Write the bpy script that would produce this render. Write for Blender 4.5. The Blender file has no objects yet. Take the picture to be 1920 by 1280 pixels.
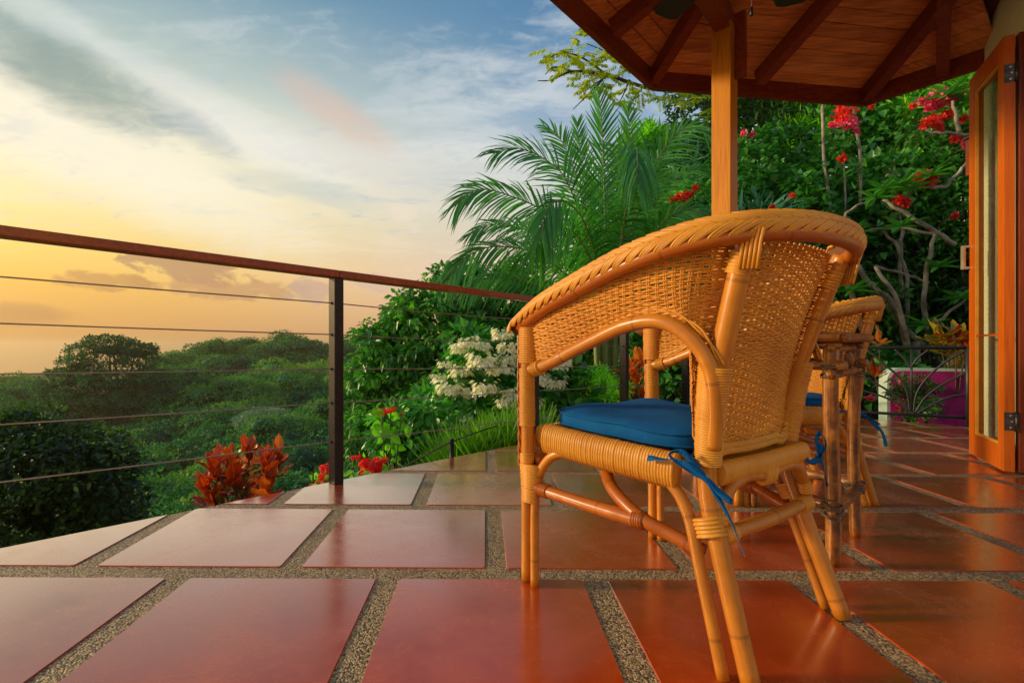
import bpy, math, random
import numpy as np
from mathutils import Vector, Matrix
R = math.radians
SC = bpy.context.scene
COL = SC.collection
rng = np.random.default_rng(7)
random.seed(7)

# ------------------------------------------------------------------ camera
FPX, CX, CY, CAMH = 960.0, 900.0, 644.0, 0.65
cam = bpy.data.objects.new('camera', bpy.data.cameras.new('camera'))
COL.objects.link(cam)
cam.location = (0, 0, CAMH)
cam.rotation_euler = (R(90), 0, 0)
cam.data.sensor_width = 36
cam.data.lens = 18
cam.data.shift_x = 60 / 1920
cam.data.shift_y = 4 / 1920
cam.data.clip_start = 0.02
cam.data.clip_end = 60000
SC.camera = cam

# ------------------------------------------------------------------ render settings
SC.render.engine = 'CYCLES'
SC.view_settings.view_transform = 'Standard'
SC.view_settings.look = 'None'
SC.view_settings.gamma = 1
SC.view_settings.use_curve_mapping = False
SC.view_settings.exposure = 0.0
SC.cycles.max_bounces = 7
SC.cycles.diffuse_bounces = 4
SC.cycles.glossy_bounces = 3
SC.cycles.transmission_bounces = 4
SC.cycles.transparent_max_bounces = 8
SC.cycles.volume_bounces = 0
SC.cycles.sample_clamp_indirect = 6
SC.cycles.use_denoising = True

# ------------------------------------------------------------------ node expression helper
def s2l(c):
    return tuple(((x / 255) / 12.92 if x / 255 <= .04045 else ((x / 255 + .055) / 1.055) ** 2.4) for x in c) + (1.0,)

class N:
    """small wrapper: build shader maths with python operators"""
    def __init__(s, nt, sock): s.nt, s.k = nt, sock
    def _m(s, op, *a, clamp=False):
        n = s.nt.nodes.new('ShaderNodeMath'); n.operation = op; n.use_clamp = clamp
        for i, x in enumerate((s,) + a):
            if isinstance(x, N): s.nt.links.new(x.k, n.inputs[i])
            else: n.inputs[i].default_value = x
        return N(s.nt, n.outputs[0])
    def __add__(s, o): return s._m('ADD', o)
    def __radd__(s, o): return s._m('ADD', o)
    def __sub__(s, o): return s._m('SUBTRACT', o)
    def __rsub__(s, o): return (s * -1) + o
    def __mul__(s, o): return s._m('MULTIPLY', o)
    def __rmul__(s, o): return s._m('MULTIPLY', o)
    def __truediv__(s, o): return s._m('DIVIDE', o)
    def pow(s, o): return s._m('POWER', o)
    def fn(s, op, *a): return s._m(op, *a)
    def sat(s): return s._m('ADD', 0.0, clamp=True)
    def ss(s, a, b):
        n = s.nt.nodes.new('ShaderNodeMapRange'); n.interpolation_type = 'SMOOTHSTEP'
        s.nt.links.new(s.k, n.inputs['Value'])
        n.inputs['From Min'].default_value = a; n.inputs['From Max'].default_value = b
        return N(s.nt, n.outputs['Result'])

def link(nt, a, b): nt.links.new(a.k if isinstance(a, N) else a, b)
def mixc(nt, fac, a, b, mode='MIX'):
    n = nt.nodes.new('ShaderNodeMix'); n.data_type = 'RGBA'; n.blend_type = mode; n.clamp_factor = True
    for x, i in ((fac, 0), (a, 6), (b, 7)):
        if isinstance(x, (N, bpy.types.NodeSocket)): link(nt, x, n.inputs[i])
        else: n.inputs[i].default_value = x
    return n.outputs[2]
def ramp(nt, val, stops):
    n = nt.nodes.new('ShaderNodeValToRGB'); cr = n.color_ramp
    while len(cr.elements) < len(stops): cr.elements.new(0.5)
    for e, (p, c) in zip(cr.elements, stops): e.position = p; e.color = c
    link(nt, val, n.inputs[0]); return n.outputs[0]
def noise(nt, vec, scale=5, detail=4, rough=.5, dist=0.0, out=0):
    n = nt.nodes.new('ShaderNodeTexNoise')
    if vec is not None: link(nt, vec, n.inputs['Vector'])
    n.inputs['Scale'].default_value = scale; n.inputs['Detail'].default_value = detail
    n.inputs['Roughness'].default_value = rough; n.inputs['Distortion'].default_value = dist
    return N(nt, n.outputs[out])
def mapping(nt, vec, scale=(1, 1, 1), rot=(0, 0, 0), loc=(0, 0, 0)):
    n = nt.nodes.new('ShaderNodeMapping')
    link(nt, vec, n.inputs[0]); n.inputs['Scale'].default_value = scale
    n.inputs['Rotation'].default_value = rot; n.inputs['Location'].default_value = loc
    return n.outputs[0]

# ------------------------------------------------------------------ sky (world)
SUN_AZ, SUN_EL = -87, 15          # degrees from the viewing direction (negative = left), elevation
W = bpy.data.worlds.new('World'); SC.world = W; W.use_nodes = True
nt = W.node_tree; nt.nodes.clear()
tc = nt.nodes.new('ShaderNodeTexCoord')
sep = nt.nodes.new('ShaderNodeSeparateXYZ'); nt.links.new(tc.outputs['Generated'], sep.inputs[0])
X, Y, Z = (N(nt, sep.outputs[i]) for i in range(3))
el = Z.fn('ARCSINE') * (180 / math.pi)
az = X.fn('ARCTAN2', Y) * (180 / math.pi)
hl = (X * X + Y * Y).fn('SQRT').fn('MAXIMUM', 1e-4)
GA = R(-66)
cg = (X * math.sin(GA) + Y * math.cos(GA)) / hl        # 1 towards the sunset glow
def elramp(stops):
    return ramp(nt, (el / 90).sat(), [(e / 90, s2l(c)) for e, c in stops])
warm = elramp([(0, (203, 146, 76)), (1.8, (224, 164, 86)), (5, (247, 190, 78)), (8, (255, 211, 96)), (11.5, (255, 232, 160)),
               (15, (255, 242, 200)), (20, (246, 240, 212)), (25, (192, 206, 196)), (33, (120, 158, 178)), (60, (84, 124, 164)), (90, (70, 106, 150))])
cool = elramp([(0, (214, 168, 128)), (3, (224, 182, 140)), (8, (234, 206, 176)), (13, (208, 203, 196)), (18, (178, 192, 204)),
               (24, (136, 166, 196)), (31, (86, 133, 174)), (45, (66, 108, 156)), (60, (58, 96, 148)), (90, (52, 86, 136))])
whi = el.ss(7, 16)
base = mixc(nt, cg.ss(.12, .92) * whi + cg.ss(.42, 1.0) * (1 - whi), cool, warm)
# clouds laid out on a plane overhead so that they flatten towards the horizon
den = Z.fn('MAXIMUM', 0.0) + .13
comb = nt.nodes.new('ShaderNodeCombineXYZ'); link(nt, X / den, comb.inputs[0]); link(nt, Y / den, comb.inputs[1])
cv = comb.outputs[0]
cm = mapping(nt, cv, scale=(.55, 1.5, 1), rot=(0, 0, R(28)))
n1 = noise(nt, cm, 1.25, 9, .58, .5)
n2 = noise(nt, mapping(nt, cv, scale=(.8, 1.25, 1), rot=(0, 0, R(20)), loc=(4, 2, 0)), 3.6, 8, .6, .6)
n0 = noise(nt, mapping(nt, cv, scale=(1, 1.6, 1), rot=(0, 0, R(24)), loc=(1, 5, 0)), 8.5, 8, .62, .8)
cir = (n1 * .55 + n2 * .27 + n0 * .18).ss(.46, .62) * el.ss(5, 13) * .72
pale = mixc(nt, el.ss(6, 24), s2l((255, 232, 190)), s2l((226, 229, 226)))
base = mixc(nt, cir, base, pale)
wisp = (n2 * .6 + n0 * .4).ss(.50, .66) * el.ss(7, 15) * .42
base = mixc(nt, wisp, base, s2l((160, 180, 196)))
def blob(a0, e0, ra, re, tilt, col, amt, warp, lo=.15, hi=.95):
    """a cloud of its own at azimuth a0, elevation e0"""
    global base
    c, s = math.cos(R(tilt)), math.sin(R(tilt))
    dx, dy = az - a0, el - e0
    p = (dx * c + dy * s) / ra; q = (dy * c - dx * s) / re
    d = 1 - (p * p + q * q) + (warp - .5) * 2.6
    base = mixc(nt, d.ss(lo, hi) * amt, base, s2l(col))
nb = noise(nt, tc.outputs['Generated'], 9, 8, .62, .3)
nb2 = noise(nt, mapping(nt, tc.outputs['Generated'], scale=(1, 1, 2.4)), 17, 8, .64, .2)
nmix = nb * .3 + nb2 * .3 + n0 * .4
blob(-36, 16.5, 20, 4.2, -20, (255, 247, 226), .62, nmix, -.6, 1.3)
blob(-25, 20.5, 14, 2.8, -18, (240, 238, 230), .62, nmix, -.4, 1.1)
blob(-39, 22.3, 9.0, 3.0, -18, (126, 150, 146), .78, nmix, -.5, 1.2)
blob(-30, 20.5, 6, 1.8, -26, (140, 158, 166), .45, nmix, -.3, 1.1)
blob(-44, 27, 9, 1.6, -12, (224, 230, 222), .5, n2, -.3, 1.1)
blob(-15.5, 23.3, 6.8, 2.0, -26, (228, 190, 170), .6, nmix, -.7, 1.5)
blob(-19, 15.8, 9, 1.6, -8, (168, 188, 196), .38, n2, -.4, 1.1)
blob(-13, 19, 8, 2.2, -20, (224, 218, 212), .4, n2, -.4, 1.2)
blob(-8.5, 14, 3.0, 1.5, -40, (244, 226, 206), .5, nb2, .2, 1.0)
cu = noise(nt, mapping(nt, tc.outputs['Generated'], scale=(1, 1, 1.9)), 24, 9, .60, .25)
blob(-29.5, 7.4, 7, 1.9, -8, (190, 146, 106), .85, cu, .3, .75)
blob(-26, 5.4, 10, 1.5, 0, (200, 152, 108), .75, cu, .25, .85)
blob(-36.5, 5.6, 5, 1.1, 0, (200, 150, 90), .8, cu, .25, .75)
blob(-18, 5.6, 3.4, 1.7, 0, (206, 172, 148), .8, cu, .2, .8)
blob(-11, 6.6, 5, 1.3, -5, (214, 184, 166), .6, cu, .2, .9)
blob(-44, 2.4, 6, 1.1, 0, (180, 128, 82), .6, nb, -.2, 1.2)
# glow round the hidden sun
gx, gy = (az + 80) / 22, (el - 8) / 8
glow = (((gx * gx + gy * gy) * -1).fn('EXPONENT'))
base = mixc(nt, glow * .95, base, (3.6, 2.2, .75, 1))
ns = nt.nodes.new('ShaderNodeTexSky'); ns.sky_type = 'NISHITA'; ns.sun_disc = False
ns.sun_elevation = R(SUN_EL); ns.sun_rotation = R(SUN_AZ)
base = mixc(nt, 1.0, base, mixc(nt, 1.0, ns.outputs[0], (.004, .004, .004, 1), 'MULTIPLY'), 'ADD')
bg = nt.nodes.new('ShaderNodeBackground'); link(nt, base, bg.inputs[0]); bg.inputs[1].default_value = 1.0
wo = nt.nodes.new('ShaderNodeOutputWorld'); nt.links.new(bg.outputs[0], wo.inputs[0])
W.cycles.sampling_method = 'MANUAL'; W.cycles.sample_map_resolution = 512

# ------------------------------------------------------------------ sun lamp (low, veiled by haze)
sl = bpy.data.lights.new('sun', 'SUN'); so = bpy.data.objects.new('sun', sl); COL.objects.link(so)
sl.energy = 3.7; sl.angle = R(8); sl.color = (1.0, .78, .46)
sd = Vector((math.sin(R(SUN_AZ)) * math.cos(R(SUN_EL)), math.cos(R(SUN_AZ)) * math.cos(R(SUN_EL)), math.sin(R(SUN_EL))))
so.rotation_euler = sd.to_track_quat('Z', 'Y').to_euler()

# ------------------------------------------------------------------ geometry helpers
def P(u, v, y):                    # a spot of the place y metres ahead
    return np.array([(u - CX) / FPX * y, y, CAMH - (v - CY) / FPX * y])
def PF(u, v, z=0.0):               # a spot on the level z
    y = FPX * (CAMH - z) / (v - CY)
    return np.array([(u - CX) / FPX * y, y, z])

def mkmesh(name, V, F, UV=None, tint=None, smooth=True):
    """V (n,3), F: list of tuples or (m,k) array"""
    me = bpy.data.meshes.new(name)
    V = np.asarray(V, dtype=np.float32)
    if isinstance(F, np.ndarray):
        m, k = F.shape
        me.vertices.add(len(V)); me.vertices.foreach_set('co', V.ravel())
        me.loops.add(m * k); me.loops.foreach_set('vertex_index', F.astype(np.int32).ravel())
        me.polygons.add(m); me.polygons.foreach_set('loop_start', np.arange(0, m * k, k, dtype=np.int32))
        me.update(calc_edges=True)
    else:
        me.from_pydata([tuple(map(float, v)) for v in V], [], [tuple(int(i) for i in f) for f in F])
    if UV is not None:
        uvl = me.uv_layers.new(name='UVMap')
        idx = np.empty(len(me.loops), dtype=np.int32); me.loops.foreach_get('vertex_index', idx)
        uvl.data.foreach_set('uv', np.asarray(UV, dtype=np.float32)[idx].ravel())
    if tint is not None:
        a = me.attributes.new('tint', 'FLOAT', 'POINT'); a.data.foreach_set('value', np.asarray(tint, dtype=np.float32))
    if smooth: me.shade_smooth()
    return me

def link_mesh(name, me, mat, parent=None, label=None, cat=None, group=None, kind=None, loc=None):
    o = bpy.data.objects.new(name, me); COL.objects.link(o)
    if mat is not None and len(me.materials) == 0: me.materials.append(mat)
    if parent is not None: o.parent = parent
    tag(o, label, cat, group, kind)
    if loc is not None: o.location = loc
    return o
def tag(o, label=None, cat=None, group=None, kind=None):
    if label: o['label'] = label
    if cat: o['category'] = cat
    if group: o['group'] = group
    if kind: o['kind'] = kind
    return o
def empty(name, loc=(0, 0, 0), rz=0.0, **k):
    o = bpy.data.objects.new(name, None); COL.objects.link(o)
    o.location = tuple(map(float, loc)); o.rotation_euler = (0, 0, rz); o.empty_display_size = .1
    return tag(o, **k)
def copy_tree(o, parent=None, **k):
    c = o.copy(); COL.objects.link(c); c.parent = parent
    for ch in list(o.children): copy_tree(ch, c)
    tag(c, **k); return c

def crom(pts, n):
    """Catmull-Rom through pts, n samples per span"""
    p = np.asarray(pts, float)
    if len(p) == 2: return np.linspace(p[0], p[1], n + 1)
    p = np.vstack([2 * p[0] - p[1], p, 2 * p[-1] - p[-2]])
    out = []
    for i in range(1, len(p) - 2):
        t = np.linspace(0, 1, n, endpoint=False)[:, None]
        a, b, c, d = p[i - 1], p[i], p[i + 1], p[i + 2]
        out.append(.5 * (2 * b + (c - a) * t + (2 * a - 5 * b + 4 * c - d) * t ** 2 + (3 * b - a - 3 * c + d) * t ** 3))
    out.append(p[-2][None]); return np.vstack(out)
def resample(path, step):
    d = np.r_[0, np.cumsum(np.linalg.norm(np.diff(path, axis=0), axis=1))]
    n = max(2, int(round(d[-1] / step)) + 1); t = np.linspace(0, d[-1], n)
    return np.stack([np.interp(t, d, path[:, i]) for i in range(path.shape[1])], 1), t

class MB:
    """collects shapes that become ONE mesh object"""
    def __init__(s): s.V, s.F, s.UV, s.n = [], [], [], 0
    def add(s, V, F, UV=None):
        V = np.asarray(V, float); s.V.append(V)
        s.UV.append(np.zeros((len(V), 2)) if UV is None else np.asarray(UV, float))
        for f in F: s.F.append(tuple(int(i) + s.n for i in f))
        s.n += len(V); return s
    def tube(s, path, r, seg=8, cap=True, flat=None, up=None):
        """sweep; r number or array; flat=(rx, ry) multipliers; up: fixed reference direction"""
        p = np.asarray(path, float); n = len(p)
        r = np.broadcast_to(np.asarray(r, float), (n,))
        T = np.gradient(p, axis=0); T /= np.maximum(np.linalg.norm(T, axis=1), 1e-9)[:, None]
        if up is not None:
            U = np.cross(np.broadcast_to(np.asarray(up, float), T.shape), T)
            U /= np.maximum(np.linalg.norm(U, axis=1), 1e-9)[:, None]
        else:
            U = np.zeros_like(T)
            a = np.array([0, 0, 1.]) if abs(T[0][2]) < .9 else np.array([1., 0, 0])
            u = np.cross(a, T[0]); u /= np.linalg.norm(u); U[0] = u
            for i in range(1, n):
                u = u - T[i] * (u @ T[i]); u /= max(np.linalg.norm(u), 1e-9); U[i] = u
        Wv = np.cross(T, U)
        th = np.linspace(0, 2 * math.pi, seg, endpoint=False)
        fx, fy = flat if flat else (1, 1)
        ring = p[:, None] + r[:, None, None] * (np.cos(th)[None, :, None] * U[:, None] * fx + np.sin(th)[None, :, None] * Wv[:, None] * fy)
        V = ring.reshape(-1, 3)
        d = np.r_[0, np.cumsum(np.linalg.norm(np.diff(p, axis=0), axis=1))]
        UV = np.stack([np.tile(np.abs(np.linspace(-1, 1, seg)), n), np.repeat(d, seg)], 1)
        i = np.arange(n - 1)[:, None] * seg; j = np.arange(seg)[None]; k = (j + 1) % seg
        F = np.stack([(i + j), (i + k), (i + seg + k), (i + seg + j)], -1).reshape(-1, 4)
        Fl = [tuple(f) for f in F.tolist()]
        if cap: Fl += [tuple(range(seg - 1, -1, -1)), tuple((n - 1) * seg + q for q in range(seg))]
        return s.add(V, Fl, UV)
    def box(s, c, size, ax=None):
        ax = np.eye(3) if ax is None else np.asarray(ax, float)
        h = np.asarray(size, float) / 2; c = np.asarray(c, float)
        V = [c + ax[0] * sx * h[0] + ax[1] * sy * h[1] + ax[2] * sz * h[2] for sz in (-1, 1) for sy in (-1, 1) for sx in (-1, 1)]
        return s.add(V, [(0, 2, 3, 1), (4, 5, 7, 6), (0, 1, 5, 4), (2, 6, 7, 3), (0, 4, 6, 2), (1, 3, 7, 5)])
    def bar(s, a, b, w, h, up=(0, 0, 1)):
        a, b = np.asarray(a, float), np.asarray(b, float)
        x = b - a; L = np.linalg.norm(x); x = x / L
        y = np.cross(up, x); y /= np.linalg.norm(y); z = np.cross(x, y)
        return s.box((a + b) / 2, (L, w, h), (x, y, z))
    def prism(s, poly, z0, z1):
        n = len(poly)
        V = [(x, y, z0) for x, y in poly] + [(x, y, z1) for x, y in poly]
        return s.add(V, [tuple(range(n - 1, -1, -1)), tuple(range(n, 2 * n))] + [(i, (i + 1) % n, n + (i + 1) % n, n + i) for i in range(n)])
    def mesh(s, name, smooth=True):
        return mkmesh(name, np.vstack(s.V), s.F, np.vstack(s.UV), smooth=smooth)
    def build(s, name, mat, parent=None, smooth=False, bevel=0, **k):
        o = link_mesh(name, s.mesh(name, smooth), mat, parent, **k)
        if bevel:
            m = o.modifiers.new('bevel', 'BEVEL'); m.width = bevel; m.segments = 2; m.limit_method = 'ANGLE'
        return o

def clip_poly(poly, nx, ny, d):
    """keep the side where nx*x+ny*y <= d"""
    out = []
    for i in range(len(poly)):
        a, b = poly[i], poly[(i + 1) % len(poly)]
        fa, fb = nx * a[0] + ny * a[1] - d, nx * b[0] + ny * b[1] - d
        if fa <= 0: out.append(a)
        if (fa < 0 < fb) or (fb < 0 < fa):
            t = fa / (fa - fb); out.append((a[0] + t * (b[0] - a[0]), a[1] + t * (b[1] - a[1])))
    return out

# ------------------------------------------------------------------ materials
MATS = {}
def mat_base(name):
    m = bpy.data.materials.new(name); m.use_nodes = True
    t = m.node_tree; b = t.nodes['Principled BSDF']; MATS[name] = m
    return m, t, b
def setp(b, **k):
    for a, v in k.items():
        b.inputs[a.replace('_', ' ')].default_value = v
def bump(t, b, h, strength=.3, dist=.002):
    n = t.nodes.new('ShaderNodeBump'); n.inputs['Strength'].default_value = strength
    n.inputs['Distance'].default_value = dist; link(t, h, n.inputs['Height'])
    t.links.new(n.outputs[0], b.inputs['Normal'])
def objco(t): return t.nodes.new('ShaderNodeTexCoord').outputs['Object']
def uvco(t): return t.nodes.new('ShaderNodeTexCoord').outputs['UV']
def rnd(t): return N(t, t.nodes.new('ShaderNodeObjectInfo').outputs['Random'])

def wood(name, c1, c2, rough=.35, axis=2, scale=6, coat=.2, streak=14, coords='obj'):
    m, t, b = mat_base(name)
    sc = [streak] * 3; sc[axis] = 1.0
    co = mapping(t, objco(t), scale=tuple(sc))
    n = noise(t, co, scale, 6, .6, .4); n3 = noise(t, objco(t), 2.2, 3)
    f = (n * .75 + n3 * .25 + rnd(t) * .16 - .08).ss(.3, .7)
    link(t, mixc(t, f, c1, c2), b.inputs['Base Color'])
    link(t, (n * .25 + rough - .12), b.inputs['Roughness'])
    b.inputs['Coat Weight'].default_value = coat; b.inputs['Coat Roughness'].default_value = .15
    b.inputs['Specular IOR Level'].default_value = .25
    bump(t, b, n, .25, .001)
    return m
def plain(name, c, rough=.5, metal=0.0, var=.12, scale=8, bstr=.0, coat=0.0):
    m, t, b = mat_base(name)
    n = noise(t, objco(t), scale, 5, .6)
    c = np.array(c[:3])
    link(t, mixc(t, n.ss(.3, .7), tuple(c * (1 - var)) + (1,), tuple(np.minimum(c * (1 + var), 1)) + (1,)), b.inputs['Base Color'])
    b.inputs['Roughness'].default_value = rough; b.inputs['Metallic'].default_value = metal
    b.inputs['Coat Weight'].default_value = coat
    if bstr: bump(t, b, n, bstr, .003)
    return m

# sealed red clay tile with fine scratches and cloudy wear
m, t, b = mat_base('clay_tile')
g = t.nodes.new('ShaderNodeNewGeometry').outputs['Position']
n = noise(t, g, 3.2, 6, .62, .6); nf = noise(t, g, 26, 5, .6); r_ = rnd(t)
ns_ = noise(t, mapping(t, g, scale=(3, 26, 1), rot=(0, 0, .5)), 5, 5, .65, 1.2)
f = (n * .6 + nf * .15 + r_ * .25).ss(.28, .72)
c = mixc(t, f, (.36, .032, .003, 1), (.60, .088, .009, 1))
c = mixc(t, ns_.ss(.55, .8) * .3, c, (.56, .085, .012, 1))
vor = t.nodes.new('ShaderNodeTexVoronoi'); vor.feature = 'DISTANCE_TO_EDGE'; vor.inputs['Scale'].default_value = 9
link(t, mapping(t, noise(t, g, 6, 3, out=1).k, scale=(2.2, 2.2, 2.2)), vor.inputs['Vector'])
scr = N(t, vor.outputs['Distance']).ss(.012, .0) * nf.ss(.45, .6)
sp = noise(t, g, 90, 2, .5).ss(.77, .82)
c = mixc(t, sp * .7, c, (.08, .03, .015, 1))
c = mixc(t, scr * .12, c, (.75, .30, .12, 1))
link(t, c, b.inputs['Base Color'])
link(t, n.ss(.3, .75) * .16 + ns_ * .12 + nf * .08 + scr * .1 + .06, b.inputs['Roughness'])
setp(b, IOR=1.5)
SEAL = True
bump(t, b, n * .6 + nf * .12 + ns_ * .12 - scr * .05, .22, .0025)
# the floor sealer: a clear gloss that grows towards grazing view
gls = t.nodes.new('ShaderNodeBsdfGlossy'); gls.inputs['Color'].default_value = (1, .95, .88, 1)
link(t, n.ss(.3, .75) * .12 + ns_ * .10 + nf * .08 + scr * .1 + .07, gls.inputs['Roughness'])
for l_ in list(t.links):
    if l_.to_socket == b.inputs['Normal']: t.links.new(l_.from_socket, gls.inputs['Normal'])
lw = t.nodes.new('ShaderNodeLayerWeight'); lw.inputs[0].default_value = .5
mx = t.nodes.new('ShaderNodeMixShader'); link(t, (N(t, lw.outputs['Facing']).pow(4.2) * 1.95).fn('MINIMUM', .58), mx.inputs[0])
t.links.new(b.outputs[0], mx.inputs[1]); t.links.new(gls.outputs[0], mx.inputs[2]); t.links.new(mx.outputs[0], t.nodes['Material Output'].inputs[0])
# exposed aggregate joints
m, t, b = mat_base('pebble_joint')
g = t.nodes.new('ShaderNodeNewGeometry').outputs['Position']
vor = t.nodes.new('ShaderNodeTexVoronoi'); vor.inputs['Scale'].default_value = 210; link(t, g, vor.inputs['Vector'])
ve = t.nodes.new('ShaderNodeSeparateColor'); t.links.new(vor.outputs['Color'], ve.inputs[0])
rr = N(t, ve.outputs[0])
c = ramp(t, rr, [(0, (.05, .04, .028, 1)), (.3, (.22, .15, .08, 1)), (.55, (.44, .305, .155, 1)), (.8, (.66, .48, .26, 1)), (1, (.19, .15, .11, 1))])
d_ = N(t, vor.outputs['Distance'])
c = mixc(t, d_.ss(.45, .9) * .8, c, (.10, .075, .05, 1))
link(t, c, b.inputs['Base Color']); setp(b, Roughness=.42)
bump(t, b, (1 - d_) + noise(t, g, 60, 3) * .4, .8, .005)
m_edge = plain('slab_edge', (.28, .22, .17), .8)

ROOFRED = wood('roof_rafter', (.14, .020, .008, 1), (.27, .050, .018, 1), .32, 0, 5)
PLANK = wood('roof_plank', (.40, .125, .034, 1), (.82, .33, .10, 1), .38, 0, 4, .25)
POSTW = wood('post_wood', (.42, .125, .004, 1), (.62, .235, .008, 1), .45, 2, 5, .0, 22)
HANDR = wood('handrail_wood', (.24, .040, .010, 1), (.42, .085, .020, 1), .35, 0, 6, .3)
DOORW = wood('door_wood', (.44, .075, .003, 1), (.62, .135, .006, 1), .4, 2, 5, .03, 20)
DOORD = wood('door_wood_dark', (.17, .032, .012, 1), (.26, .055, .018, 1), .3, 2, 5, .4, 20)
BLACKM = plain('black_metal', (.022, .020, .022), .35, .6, .2, 30)
CABLE = plain('steel_cable', (.32, .28, .25), .38, .85)
IRON = plain('painted_iron', (.035, .038, .045), .45, .3)
STEEL = plain('steel', (.55, .52, .48), .28, 1.0)
DKST = plain('dark_steel', (.09, .08, .07), .35, .8, .4, 40)
WALLC = plain('cream_plaster', (.84, .81, .52), .85, 0, .06, 3, .3)
MAG = plain('magenta_plaster', (.42, .010, .17), .8, 0, .4, 7, .5)
MINT = plain('mint_coping', (.52, .66, .56), .7, 0, .1, 6, .2)
FANB = plain('fan_blade', (.03, .035, .032), .4)
SOIL = plain('soil', (.045, .035, .018), .95, 0, .4, 1.5, .5)
# rattan
def rattan(name, c1, c2, rough=.34, nodes_=0.0):
    m, t, b = mat_base(name)
    u = mapping(t, uvco(t), scale=(3, 14, 1)); n = noise(t, u, 1, 4, .6)
    nl = noise(t, objco(t), 7, 4, .6)
    st = noise(t, mapping(t, uvco(t), scale=(30, 3, 1)), 1, 3, .6)
    f = (nl * .45 + n * .25 + st * .3).ss(.32, .68)
    c = mixc(t, f, c1, c2)
    dk = noise(t, objco(t), 22, 4, .7).ss(.62, .8)
    c = mixc(t, dk * .35, c, tuple(x * .42 for x in c1[:3]) + (1,))
    sy = t.nodes.new('ShaderNodeSeparateXYZ'); t.links.new(uvco(t), sy.inputs[0])
    ring = ((N(t, sy.outputs[1]) * 4.3 + rnd(t) * 3 + nl * .05).fn('FRACT') - .5).fn('ABSOLUTE').ss(.022, .006)
    c = mixc(t, ring * nodes_, c, tuple(x * .35 for x in c1[:3]) + (1,))
    link(t, c, b.inputs['Base Color']); setp(b, Roughness=rough, IOR=1.45)
    b.inputs['Coat Weight'].default_value = .12; b.inputs['Coat Roughness'].default_value = .25
    bump(t, b, st, .15, .0008)
    return m
POLE = rattan('rattan_pole', (.40, .120, .007, 1), (.62, .23, .018, 1), .34, .45)
POLED = rattan('rattan_pole_stained', (.34, .075, .008, 1), (.50, .14, .012, 1), .34, .4)
CANE = rattan('rattan_cane', (.56, .21, .016, 1), (.76, .36, .038, 1), .42)
WEAVE = rattan('rattan_weave', (.52, .18, .012, 1), (.76, .33, .030, 1), .5)
# rustic bamboo
m, t, b = mat_base('rustic_bamboo'); RUST = m
u = uvco(t)
n = noise(t, mapping(t, u, scale=(5, 2.5, 1)), 2, 6, .7, .8); nk = noise(t, objco(t), 16, 5, .7)
n4 = noise(t, mapping(t, u, scale=(22, 1.2, 1)), 2, 4, .7)
c = ramp(t, (n * .35 + nk * .25 + n4 * .4).ss(.42, .60), [(0, (.05, .014, .003, 1)), (.3, (.22, .060, .006, 1)), (.62, (.40, .135, .012, 1)), (1, (.54, .23, .03, 1))])
link(t, c, b.inputs['Base Color']); setp(b, Roughness=.4); b.inputs['Coat Weight'].default_value = .1
bump(t, b, n4 * .6 + nk * .4, .5, .002)
LASH = rattan('dark_lashing', (.07, .045, .03, 1), (.16, .10, .06, 1), .5)
# blue canvas
m, t, b = mat_base('blue_canvas'); BLUE = m
wv = t.nodes.new('ShaderNodeTexWave'); link(t, objco(t), wv.inputs[0]); wv.inputs['Scale'].default_value = 260
n = noise(t, objco(t), 5, 4, .6)
link(t, mixc(t, n.ss(.3, .7), (.004, .085, .27, 1), (.007, .13, .37, 1)), b.inputs['Base Color']); setp(b, Roughness=.9)
b.inputs['Specular IOR Level'].default_value = .15
bump(t, b, n * 1.0 + noise(t, mapping(t, objco(t), scale=(1, 2.2, 1)), 13, 4, .6, .8) * .6 + N(t, wv.outputs['Fac']) * .05, .6, .006)
NAVY = plain('navy_piping', (.008, .05, .16), .7)
# glass
m, t, b = mat_base('window_glass'); GLASS = m
for l in list(t.links): t.links.remove(l)
out = t.nodes['Material Output']
gl = t.nodes.new('ShaderNodeBsdfGlossy'); gl.inputs['Roughness'].default_value = .01
tr = t.nodes.new('ShaderNodeBsdfTransparent'); tr.inputs[0].default_value = (.86, .88, .85, 1)
fr = t.nodes.new('ShaderNodeLayerWeight'); fr.inputs[0].default_value = .5
mx = t.nodes.new('ShaderNodeMixShader'); link(t, N(t, fr.outputs['Facing']).pow(5) * .6 + .03, mx.inputs[0])
t.links.new(tr.outputs[0], mx.inputs[1]); t.links.new(gl.outputs[0], mx.inputs[2]); t.links.new(mx.outputs[0], out.inputs[0])
# sea
m, t, b = mat_base('sea_water')
setp(b, Base_Color=(.05, .05, .04, 1), Roughness=.12)
bump(t, b, noise(t, objco(t), .05, 5, .6), 1.0, .05)

def wc(o):
    """child whose mesh is written in world coordinates"""
    r = o.parent; mi = Matrix.Identity(4)
    q = r
    loc = Vector((0, 0, 0)); rz = 0
    o.matrix_parent_inverse = (Matrix.Translation(r.location) @ r.rotation_euler.to_matrix().to_4x4()).inverted()
    return o

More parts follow.
